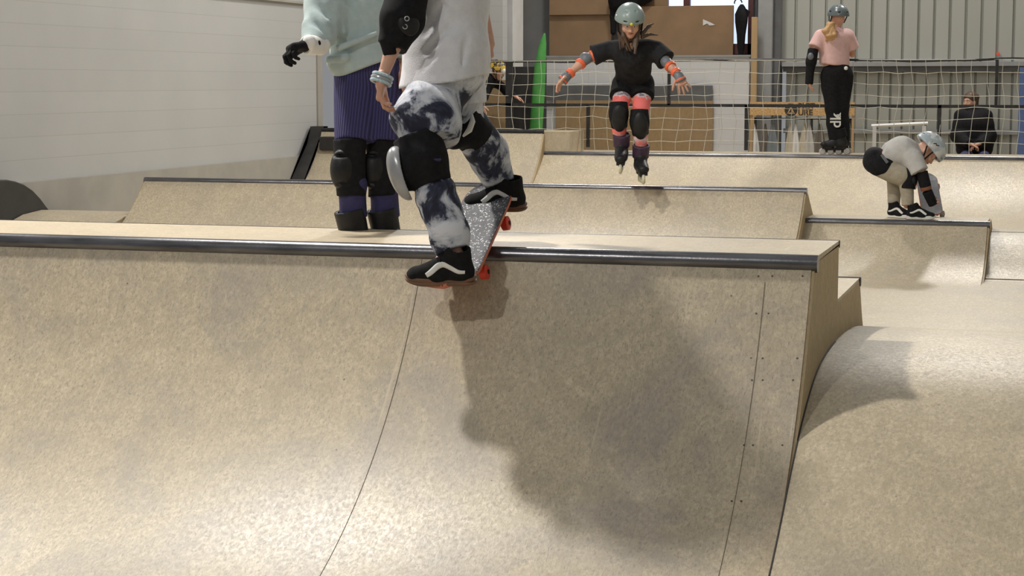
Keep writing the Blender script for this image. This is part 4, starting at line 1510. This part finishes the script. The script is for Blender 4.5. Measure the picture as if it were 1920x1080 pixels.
for (x0, y0, x1, y1, d_, r_) in ((622, 20, 636, 78, 7.96, .012), (642, 98, 700, 74, 8.02, .010), (650, 60, 705, 40, 8.03, .010), (660, 0, 690, 52, 8.03, .010), (640, 110, 668, 128, 8.04, .008), (578, 30, 612, 66, 7.94, .009), (584, -5, 612, 30, 7.97, .009)):
    P.append(cap(W(x0, y0, d_), W(x1, y1, d_), r_, r_ * .6, .030, op='s'))
for (x0, y0, x1, y1, d_, r_) in ((636, 90, 706, 62, 8.03, .014), (634, 8, 644, 60, 8.05, .016), (618, 112, 650, 108, 8.05, .02), (575, 45, 606, 80, 7.98, .014)):
    P.append(cap(W(x0, y0, d_), W(x1, y1, d_), r_, r_ * .6, .030))
sd('sweatshirt', P, .007, m_hoodie, B, folds(.012, 13, 21))
P = [ell(W(692, 130, 8.22), (.145, .13, .12), k=.03),
     cap(W(666, 140, 8.2), W(664, 268, 8.14), .096, .088, .03, flat=2),
     cap(W(716, 140, 8.24), W(717, 268, 8.20), .096, .088, .03, flat=2)]
sd('shorts', P, .008, m_cord, B, folds(.006, 18, 3, (1, 1, .3)))
for i, (x, d_) in enumerate(((656, 8.12), (716, 8.2))):
    k_ = sd('knee_pad', [cap(W(x, 262, d_), W(x + 2, 368, d_), .074, .064, .02, flat=3)], .007, m_blackcloth, B, folds(.004, 30, i))
    sd('knee_cap', [ell(W(x - 14, 318, d_ - .035), (.055, .055, .095), k=.01)] + [ell(W(x - 14, y_, d_ - .09), (.06, .03, .010), op='s', k=.006) for y_ in (292, 345)], .006, m_blackplastic, k_)
    sd('lower_trouser', [cap(W(x + 3, 350, d_), W(x + 7, 408, d_ + .03), .062, .068 if i else .064, .01, flat=2)], .007, m_navy, B, folds(.008, 22, i + 5))
    R_ = frame(x=nrm(fB + (.15 if i else -.1) * RT), z=ZU)
    hp0 = W(x + 8, 470, d_ + .04); hp0 = np.array([hp0[0], hp0[1], .522]) - R_[:, 0] * .055
    skate(hp0, R_, 1.0, B, m_blackplastic, m_cream, ch=.335)

# ------------------------------------------------------------------ person C: jumping inline skater
Cp = thing('person', 'airborne inline skater in black T-shirt and pink leggings with arms spread', 'person', W(1190, 346, 14.3))
dC = 14.3
fC = nrm(-FH + .05 * RT)
hfC = frame(y=nrm(fC + np.array([0, 0, -.42]) - .02 * RT), z=ZU)
JC = dict(head=W(1181, 42, dC - .38), neck=W(1185, 78, dC - .28), chest=W(1187, 105, dC - .16), pelvis=W(1187, 160, dC + .1),
          sh=[W(1143, 92, dC - .2), W(1231, 92, dC - .2)], el=[W(1098, 111, dC - .22), W(1250, 117, dC - .3)], wr=[W(1063, 143, dC - .3), W(1272, 141, dC - .42)],
          hip=[W(1169, 168, dC + .06), W(1206, 168, dC + .06)], kn=[W(1160, 212, dC - .16), W(1199, 226, dC - .16)], an=[W(1163, 292, dC - .02), W(1204, 306, dC - .04)])
handsC = [hand_prims(JC['wr'][0], nrm(W(1034, 171, dC - .3) - JC['wr'][0]), nrm(-UP - .2 * FW), nrm(RT - .4 * FW), .95, .35, .3, .8),
          hand_prims(JC['wr'][1], nrm(W(1286, 170, dC - .44) - JC['wr'][1]), nrm(FW - .2 * UP), nrm(-RT), .95, .25, .35, .8)]
make_body(JC, .86, hfC, Cp, handsC, .98, .007)
face_parts(JC['head'], hfC, .98, Cp)
hm = helmet(JC['head'], hfC, 1.10, m_helmet, Cp)
c_ = JC['head'] + hfC @ np.array([.0, .134, .036])
sd('sticker', [ell(c_, (.012, .010, .012), hfC)], .003, m_yellow, hm)
# hair
P = []
rg = np.random.RandomState(5)
for i in range(26):
    sx = -1 if i % 2 else 1
    a0 = JC['head'] + hfC @ np.array([sx * rg.uniform(.06, .078), rg.uniform(-.06, .02), rg.uniform(-.02, .02)])
    a1 = a0 + np.array([0, 0, -.10]) + RT * sx * rg.uniform(.0, .035) + fC * rg.uniform(-.02, .03)
    a2 = a1 + np.array([0, 0, -rg.uniform(.05, .14)]) + RT * (sx * rg.uniform(.0, .05)) + fC * rg.uniform(.0, .06)
    P += [cap(a0, a1, .016, .016, .008), cap(a1, a2, .016, .005, .008)]
for y0, y1, x1 in ((62, 44, 1226), (66, 50, 1221), (70, 66, 1234), (64, 58, 1214)):
    m0 = W(1204, y0, dC - .35); m1 = W((1204 + x1) / 2, (y0 + y1) / 2 - 4, dC - .32); m2 = W(x1, y1, dC - .30)
    P += [cap(m0, m1, .014, .011, .006), cap(m1, m2, .011, .004, .006)]
sd('hair', P, .005, m_hair, Cp)
# top
sx_ = RT
P = [cap(JC['chest'], JC['pelvis'] - .0 * UP, .118, .105, .04, 1.25, sx_, flat=2),
     cap(W(1160, 95, dC - .2), W(1214, 95, dC - .2), .085, .085, .04),
     cap(W(1143, 93, dC - .2), W(1112, 104, dC - .21), .068, .080, .03, flat=2),
     cap(W(1231, 93, dC - .2), W(1248, 112, dC - .25), .068, .080, .03, flat=2),
     cap(W(1185, 84, dC - .26), W(1184, 66, dC - .34), .05, .05, .01, op='s')]
sd('t_shirt', P, .0065, m_chartee, Cp, folds(.006, 20, 31))
P = [ell(W(1187, 155, dC + .08), (.155, .14, .11), k=.03),
     cap(W(1168, 160, dC + .05), W(1164, 180, dC - .03), .090, .084, .03, flat=2),
     cap(W(1206, 160, dC + .05), W(1206, 182, dC - .03), .090, .084, .03, flat=2)]
sd('shorts', P, .0065, m_blackcloth, Cp, folds(.004, 24, 2))
P = []
for i in (0, 1):
    P += [cap(JC['hip'][i], JC['kn'][i], .078, .060, .03), cap(JC['kn'][i], lerp(JC['kn'][i], JC['an'][i], .4), .058, .052, .02),
          cap(lerp(JC['kn'][i], JC['an'][i], .4), JC['an'][i], .052, .036, .02)]
sd('leggings', P, .0065, m_tights, Cp)
for i in (0, 1):
    k0, k1 = JC['kn'][i], lerp(JC['kn'][i], JC['an'][i], .38)
    pad = sd('knee_pad', [cap(k0 + UP * .085, k0 - UP * .02, .070, .074, .02, flat=1), cap(k0, k1 + UP * .02, .074, .064, .02, flat=2)], .006, m_blackcloth, Cp)
    axk = frame(x=k1 - k0, z=-FW)
    sd('knee_cap', [ell(lerp(k0, k1, .35) - FW * .048, (.112, .062, .045), axk)], .005, m_blackplastic, pad)
    e0 = k0 + UP * .074 - FW * .05
    MB().tube([e0 - RT * .035, e0 - FW * .015, e0 + RT * .035], .006, 6).make('strap', m_greytee, pad, True)
# orange guards
for i in (0, 1):
    e, w_, s_ = JC['el'][i], JC['wr'][i], JC['sh'][i]
    up_ = nrm(s_ - e); dn = nrm(w_ - e)
    g1 = sd('elbow_pad', [ell(e - nrm(up_ + dn) * .012 + UP * .008, (.040, .040, .040), k=.02), cap(e + up_ * .05, e + dn * .06, .036, .036, .02)], .006, m_greypad, Cp)
    sd('strap', [cap(e + up_ * .045, e + up_ * .085, .046, .050, .01, flat=3)], .005, m_orange, g1)
    sd('strap', [cap(e + dn * .045, e + dn * .075, .046, .044, .01, flat=3)], .005, m_orange, g1)
    hd = nrm((W(1034, 171, dC - .3) if i == 0 else W(1286, 170, dC - .44)) - w_)
    g2 = sd('wrist_guard', [cap(w_ - dn * .05, w_ + hd * .015, .034, .030, .01, flat=1), cap(w_, w_ + hd * .055, .030, .036, .01, 1.2, RT, flat=2)], .005, m_greypad, Cp)
    sd('strap', [cap(w_ - dn * .055, w_ - dn * .018, .040, .038, .01, flat=3)], .005, m_orange, g2)
    sd('strap', [cap(w_ + hd * .030, w_ + hd * .046, .036, .037, .01, 1.2, RT, flat=3)], .005, m_orange, g2)
for px, py, tx, dep in ((1163, 327, -.10, dC + .0), (1207, 346, .04, dC - .02)):
    td_ = nrm(-FH + tx * RT + np.array([0, 0, -.06 if px < 1200 else -.02]))
    R_ = frame(x=td_, z=ZU)
    toe_ = W(px, py, dep - .27)
    skate(toe_ - R_[:, 0] * .285, R_, 1.0, Cp, m_purpleboot, m_cream)

# ------------------------------------------------------------------ person D: girl in pink, back view
dD = 20.85
D = thing('person', 'girl in pink T-shirt and black trousers on inline skates, seen from behind', 'person', np.array([*W(1567, 288, dD)[:2], .6]))
fD = nrm(FH - .55 * RT)
hfD = frame(y=nrm(FH - .35 * RT), z=ZU)
JD = dict(head=W(1571, 33, dD), neck=W(1568, 54, dD), chest=W(1562, 82, dD), pelvis=W(1568, 135, dD),
          sh=[W(1538, 66, dD - .03), W(1588, 66, dD + .03)], el=[W(1522, 104, dD - .05), W(1598, 102, dD + .12)], wr=[W(1518, 148, dD - .05), W(1588, 92, dD + .2)],
          hip=[W(1557, 145, dD), W(1581, 145, dD)], kn=[W(1562, 203, dD - .02), W(1577, 203, dD + .02)], an=[W(1566, 258, dD - .02), W(1580, 258, dD + .05)])
make_body(JD, .98, hfD, D, [hand_prims(JD['wr'][0], nrm(-ZU), nrm(RT), nrm(-RT * .3 + FH), .95, .6), hand_prims(JD['wr'][1], nrm(-RT + .3 * UP), nrm(FH), UP, .9, .4)], 1.0, .011)
helmet(JD['head'], hfD, 1.12, m_helmet2, D)
P = []
hb = W(1558, 48, dD - .12)
for i in range(16):
    a = hb + np.array([rg.uniform(-.03, .03), rg.uniform(-.03, .02), rg.uniform(-.01, .03)])
    b_ = W(1558 + rg.uniform(-12, 12), 62 + rg.uniform(-4, 6), dD - .15 - rg.uniform(0, .03))
    c_ = W(1558 + rg.uniform(-9, 9), 74 + rg.uniform(-3, 3), dD - .14)
    P += [cap(a, b_, .022, .026, .006), cap(b_, c_, .026, .010, .006)]
sd('hair', P, .009, m_blonde, D, folds(.006, 60, 2))
P = [cap(W(1563, 75, dD), W(1564, 118, dD), .150, .150, .05, 1.15, RT),
     cap(W(1545, 70, dD), W(1582, 70, dD), .095, .095, .04),
     cap(W(1538, 68, dD - .03), W(1529, 90, dD - .05), .078, .092, .03, flat=2),
     cap(W(1588, 68, dD + .03), W(1596, 90, dD + .08), .078, .090, .03, flat=2),
     cut(W(1540, 121, dD), nrm(-UP * .98 - RT * .10), .01)]
sd('t_shirt', P, .010, m_pink, D, folds(.010, 12, 14))
P = [ell(W(1569, 138, dD), (.165, .15, .15), k=.04)]
for i in (0, 1):
    P += [cap(JD['hip'][i], JD['kn'][i], .118, .088, .04), cap(JD['kn'][i], lerp(JD['kn'][i], JD['an'][i], .5), .086, .084, .03),
          cap(lerp(JD['kn'][i], JD['an'][i], .5), JD['an'][i], .084, .075, .03)]
P.append(cut(W(1569, 117, dD), UP, .01))
tr_ = sd('trousers', P, .010, m_blackcloth, D, folds(.006, 16, 5))
sd('waist_badge', [ell(W(1586, 128, dD - .165), (.022, .02, .022))], .005, m_stripe, tr_)
RXd = np.stack([-UP, RT, -FW], 1)
RXd = np.stack([UP, -RT, -FW], 1)
bpy.context.view_layer.update()
text('dk', W(1576, 240, dD - .105), .17, m_stripe, tr_, 'calf_lettering', np.stack([UP, -RT, -FW], 1), ext=.01)
text('u', W(1576, 222, dD - .105), .10, m_stripe, tr_, 'calf_lettering', np.stack([UP, -RT, -FW], 1), ext=.01)
e = JD['el'][0]; w_ = JD['wr'][0]
g1 = sd('elbow_pad', [cap(W(1525, 92, dD - .05), W(1521, 116, dD - .06), .060, .062, .02, flat=1), cap(W(1521, 114, dD - .06), W(1519, 132, dD - .05), .058, .050, .02)], .009, m_blackcloth, D)
sd('elbow_cap', [ell(W(1520, 106, dD - .11), (.035, .03, .045))], .008, m_greypad, g1)
sd('wrist_guard', [cap(W(1519, 128, dD - .05), W(1517, 158, dD - .05), .050, .046, .02, flat=2)], .008, m_blackcloth, D)
for i, (hx, dd_) in enumerate(((1586, -.04), (1590, .10))):
    R_ = frame(x=nrm(-RT + (.25 if i else .1) * FH), z=ZU)
    hp0 = W(hx, 288, dD + dd_)
    skate(np.array([hp0[0], hp0[1], .602]), R_, 1.0, D, m_blackcloth, m_greytee)

# ------------------------------------------------------------------ person E: child bending down with a board
dE = 14.12
Ep = thing('person', 'crouching child in pale grey T-shirt and patterned helmet bending over on the low ramp deck', 'person', np.array([*W(1700, 408, dE)[:2], .376]))
hfE = frame(y=nrm(RT * .55 - ZU * .75 - FH * .15), z=nrm(RT * .7 + ZU * .6))
JE = dict(head=W(1738, 283, dE - .06), neck=W(1722, 288, dE - .02), chest=W(1703, 290, dE), pelvis=W(1655, 300, dE + .02),
          sh=[W(1715, 300, dE - .14), W(1715, 290, dE + .12)], el=[W(1731, 330, dE - .16), W(1728, 325, dE + .12)], wr=[W(1744, 365, dE - .12), W(1742, 362, dE + .08)],
          hip=[W(1653, 308, dE - .06), W(1653, 305, dE + .1)], kn=[W(1698, 340, dE - .1), W(1678, 338, dE + .12)], an=[W(1700, 385, dE - .08), W(1675, 388, dE + .1)])
make_body(JE, .78, hfE, Ep, [hand_prims(JE['wr'][0], nrm(W(1753, 392, dE - .1) - JE['wr'][0]), nrm(RT), nrm(FH), .72, .9), hand_prims(JE['wr'][1], nrm(W(1750, 385, dE + .05) - JE['wr'][1]), RT, -FH, .72, .9)], .88, .007)
face_parts(JE['head'], hfE, .88, Ep)
m_hel3 = mat('grey_white_patterned_shell', (.36, .42, .46), (.62, .64, .64), 14, .35, lo=.5, hi=.56)
hm = helmet(JE['head'], hfE, 1.08, m_hel3, Ep)
side_ = -hfE[:, 0] if np.dot(hfE[:, 0], FW) > 0 else hfE[:, 0]
cc_ = JE['head'] + side_ * .094 + hfE[:, 2] * .064
Rd = frame(x=hfE[:, 1], z=nrm(side_ + .45 * hfE[:, 2]))
sd('round_sticker', [ell(cc_, (.040, .040, .012), Rd)], .004, m_greytee, hm)
MB().tube([cc_ + Rd @ np.array(q_) for q_ in ((-.018, -.012, .013), (-.004, .006, .014), (.006, -.004, .014), (.02, .014, .013))], .004, 6).make('sticker_drawing', m_black, hm)
P = [cap(W(1655, 298, dE + .01), W(1690, 286, dE), .108, .118, .04, 1.2, FH),
     cap(W(1690, 286, dE), W(1716, 292, dE), .118, .085, .04, 1.25, FH),
     cap(W(1690, 295, dE), W(1705, 318, dE - .08), .09, .05, .04),
     cap(W(1712, 298, dE - .13), W(1724, 322, dE - .16), .070, .068, .03, flat=2),
     cap(W(1712, 290, dE + .12), W(1724, 315, dE + .12), .062, .066, .03, flat=2),
     cut(W(1651, 290, dE), nrm(-RT + .35 * UP), .008)]
sd('t_shirt', P, .007, m_greytee, Ep, folds(.008, 16, 17))
P = [ell(W(1643, 303, dE + .02), (.105, .13, .098), k=.03), ell(W(1638, 290, dE + .02), (.065, .12, .06), k=.03),
     cap(W(1648, 310, dE - .06), W(1658, 312, dE - .07), .085, .080, .03), cap(W(1648, 308, dE + .1), W(1658, 312, dE + .1), .08, .075, .03)]
ps = sd('padded_shorts', P, .007, m_blackcloth, Ep, folds(.005, 22, 8))
MB().tube([W(1653, 290, dE - .16), W(1658, 297, dE - .165), W(1664, 305, dE - .16)], .012, 6).make('side_strip', m_greypad, ps, True)
P = [cap(W(1650, 312, dE - .06), W(1692, 330, dE - .1), .078, .072, .03), cap(W(1655, 312, dE + .08), W(1680, 332, dE + .12), .07, .06, .03)]
for (x0, y0, x1, y1, dd_) in ((1700, 336, 1702, 386, -.10), (1676, 336, 1676, 384, .10)):
    P.append(cap(W(x0, y0, dE + dd_), W(x1, y1, dE + dd_), .054, .048, .01, flat=2))
sd('trousers', P, .0065, m_beige, Ep, folds(.006, 22, 6))
for (x0, y0, x1, y1, dd_) in ((1704, 326, 1702, 354, -.11), (1684, 332, 1678, 352, .12)):
    k_ = sd('knee_pad', [cap(W(x0, y0, dE + dd_), W(x1, y1, dE + dd_), .062, .056, .02, flat=2)], .006, m_blackcloth, Ep)
    sd('knee_cap', [ell(W(x0 + 8, y0 + 12, dE + dd_ - .01), (.035, .05, .055))], .006, m_blackplastic, k_)
e = JE['el'][0]; w_ = JE['wr'][0]
k_ = sd('elbow_pad', [cap(W(1728, 322, dE - .16), W(1735, 348, dE - .15), .046, .044, .02, flat=1)], .006, m_blackcloth, Ep)
sd('strap', [cap(W(1735, 349, dE - .15), W(1737, 356, dE - .145), .044, .042, .01, flat=3)], .005, mat('brown_strap', (.22, .09, .05), rough=.8), k_)
sd('wrist_guard', [cap(W(1738, 358, dE - .14), W(1750, 384, dE - .11), .040, .036, .02, flat=3)], .006, m_blackcloth, Ep)
for hx, tx, yy, dd_ in ((1664, 1699, 408, .10), (1699, 1751, 408, -.10)):
    hh = W(hx, yy, dE + dd_); R_ = frame(x=nrm(RT - (.85 if hx < 1690 else .12) * FH), z=ZU)
    s_ = .80
    st_ = np.array([hh[0], hh[1], .377])
    shoe(st_, R_, s_, Ep, m_stripe, side=-1 if np.dot(R_[:, 1], FH) > 0 else 1)
# upright board held by the child
up_b = nrm(UP * 1.0 + RT * .02)
ebc = W(1742, 365, dE + .30)
esb = thing('skateboard', 'small grey skateboard held upright by the crouching child', 'skateboard', np.array([ebc[0], ebc[1], .377]))
m_grip2 = mat('grey_grip_tape', (.28, .285, .30), (.24, .245, .26), 60, .85, bump=.4)
skateboard(ebc, nrm(.62 * UP + .78 * FW + .08 * RT), nrm(-FW * .62 + UP * .78), esb, m_grip2, m_greytee, Lh=.285, wd=.084)

# ------------------------------------------------------------------ person F: seated adult behind the net
dF = 23.0
Fp = thing('person', 'adult in black puffer coat sitting with clasped hands behind the net at right', 'person', np.array([*W(1824, 400, dF)[:2], 0]))
hfF = frame(y=nrm(-RT * .75 - FH * .6 - .05 * ZU), z=ZU)
JF = dict(head=W(1819, 190, dF), neck=W(1823, 204, dF), chest=W(1825, 232, dF), pelvis=W(1828, 290, dF + .05),
          sh=[W(1800, 216, dF), W(1850, 216, dF)], el=[W(1794, 255, dF - .05), W(1856, 255, dF - .02)], wr=[W(1818, 270, dF - .3), W(1836, 270, dF - .3)],
          hip=[W(1815, 292, dF), W(1842, 292, dF)], kn=[W(1808, 296, dF - .42), W(1846, 296, dF - .42)], an=[W(1808, 352, dF - .40), W(1846, 352, dF - .40)])
JF['toe'] = [a_ + np.array([0, 0, -.04]) + nrm(-FH) * .15 for a_ in JF['an']]
for k_ in (0, 1):
    JF['an'][k_][2] = .08; JF['toe'][k_][2] = .04
make_body(JF, 1.0, hfF, Fp, [hand_prims(JF['wr'][0], nrm(RT - .3 * UP), nrm(-UP), nrm(-FH), .95, .7), hand_prims(JF['wr'][1], nrm(-RT - .3 * UP), nrm(-UP), nrm(FH), .95, .7)], .95, .013)
face_parts(JF['head'], hfF, .95, Fp)
P = []
for i in range(14):
    q_ = rg.uniform(0, 3.14)
    a_ = JF['head'] + hfF @ np.array([.06 * math.cos(q_), -.04 - .03 * math.sin(q_), .05])
    P.append(cap(a_, a_ + np.array([0, 0, -.13]), .038, .018, .01))
P.append(ell(JF['head'] + hfF @ np.array([0, -.02, .045]), (.088, .10, .075), hfF))
sd('hair', P, .009, m_hair, Fp, folds(.005, 60, 3))
P = [cap(JF['chest'], W(1827, 275, dF), .165, .185, .05, 1.25, RT), cap(JF['sh'][0] + RT * .07, JF['sh'][1] - RT * .07, .085, .085, .06),
     cap(W(1822, 207, dF), W(1828, 214, dF + .03), .085, .12, .03)]
for i in (0, 1):
    P += [cap(JF['sh'][i], JF['el'][i], .07, .075, .05), cap(JF['el'][i], JF['wr'][i], .075, .055, .03, flat=2)]
Q = folds(.006, 22, 6)
sd('puffer_coat', P, .010, m_blackcloth, Fp, lambda p: Q(p) - .006 * np.abs(np.sin(p[:, 2] * 26)))
P = []
for i in (0, 1):
    P += [cap(JF['hip'][i], JF['kn'][i], .09, .07, .03), cap(JF['kn'][i], JF['an'][i], .066, .05, .02)]
sd('trousers', P, .012, m_navy, Fp)
for i in (0, 1):
    sd('shoe', [cap(JF['an'][i] - ZU * .02, JF['toe'][i] - FH * .03, .05, .04, .01), cut((0, 0, .001), (0, 0, -1), .002)], .01, m_black, Fp)
bn = thing('bench', 'low bench under the seated adult in the black coat', 'bench', np.array([*W(1835, 300, dF + .12)[:2], 0]))
bb_ = W(1828, 300, dF + .1)
bx().box((bb_[0] - .55, bb_[1] - .22, .33), (bb_[0] + .55, bb_[1] + .2, .37)).make('seat', m_woodpost, bn)
for sx in (-.48, .48):
    bx().box((bb_[0] + sx - .03, bb_[1] - .18, 0), (bb_[0] + sx + .03, bb_[1] + .16, .33)).make('leg', m_darksteel, bn)

# ------------------------------------------------------------------ person G: bending child at the left end of the net
dG = 22.8
Gp = thing('person', 'bending child in dark top and black-yellow helmet partly hidden behind the foreground skater', 'person', np.array([*W(905, 340, dG)[:2], 0]))
hfG = frame(y=nrm(RT * .7 - FH * .4 - ZU * .35), z=ZU)
JG = dict(head=W(934, 133, dG - .1), neck=W(921, 145, dG), chest=W(908, 158, dG), pelvis=W(885, 205, dG + .1),
          sh=[W(912, 152, dG - .13), W(926, 150, dG + .1)], el=[W(908, 182, dG - .2), W(950, 170, dG + .02)], wr=[W(903, 198, dG - .25), W(966, 181, dG - .06)],
          hip=[W(880, 212, dG), W(892, 212, dG + .15)], kn=[W(898, 262, dG - .1), W(904, 262, dG + .1)], an=[W(885, 330, dG - .05), W(890, 330, dG + .15)])
JG['toe'] = [a_ + RT * .12 - ZU * .03 for a_ in JG['an']]
for k_ in (0, 1):
    JG['an'][k_][2] = .075; JG['toe'][k_][2] = .03
make_body(JG, .82, hfG, Gp, [hand_prims(JG['wr'][0], nrm(-ZU + .3 * RT), nrm(-FH), nrm(RT), .85, .5), hand_prims(JG['wr'][1], nrm(RT - .4 * ZU), nrm(-ZU), nrm(-FH), .85, .4)], .9, .011)
face_parts(JG['head'], hfG, .9, Gp)
m_hel4 = mat('black_yellow_shell', (.02, .02, .02), (.55, .36, .04), 16, .4, lo=.49, hi=.53)
hm = helmet(JG['head'], hfG, 1.02, m_hel4, Gp)
sd('headlamp', [ell(W(946, 134, dG - .22), (.035, .03, .035))], .006, m_stripe, hm)
P = [cap(JG['chest'], JG['pelvis'], .115, .11, .04, 1.2, FH), cap(JG['sh'][0], JG['sh'][1], .085, .085, .03)]
for i in (0, 1):
    P += [cap(JG['sh'][i], JG['el'][i], .058, .055, .03), cap(JG['el'][i], lerp(JG['el'][i], JG['wr'][i], .85), .052, .036, .02)]
sd('sweatshirt', P, .011, m_blackcloth, Gp, folds(.006, 18, 4))
P = []
for i in (0, 1):
    P += [cap(JG['hip'][i], JG['kn'][i], .09, .066, .03), cap(JG['kn'][i], JG['an'][i], .062, .045, .02)]
sd('trousers', P, .012, m_blackcloth, Gp)
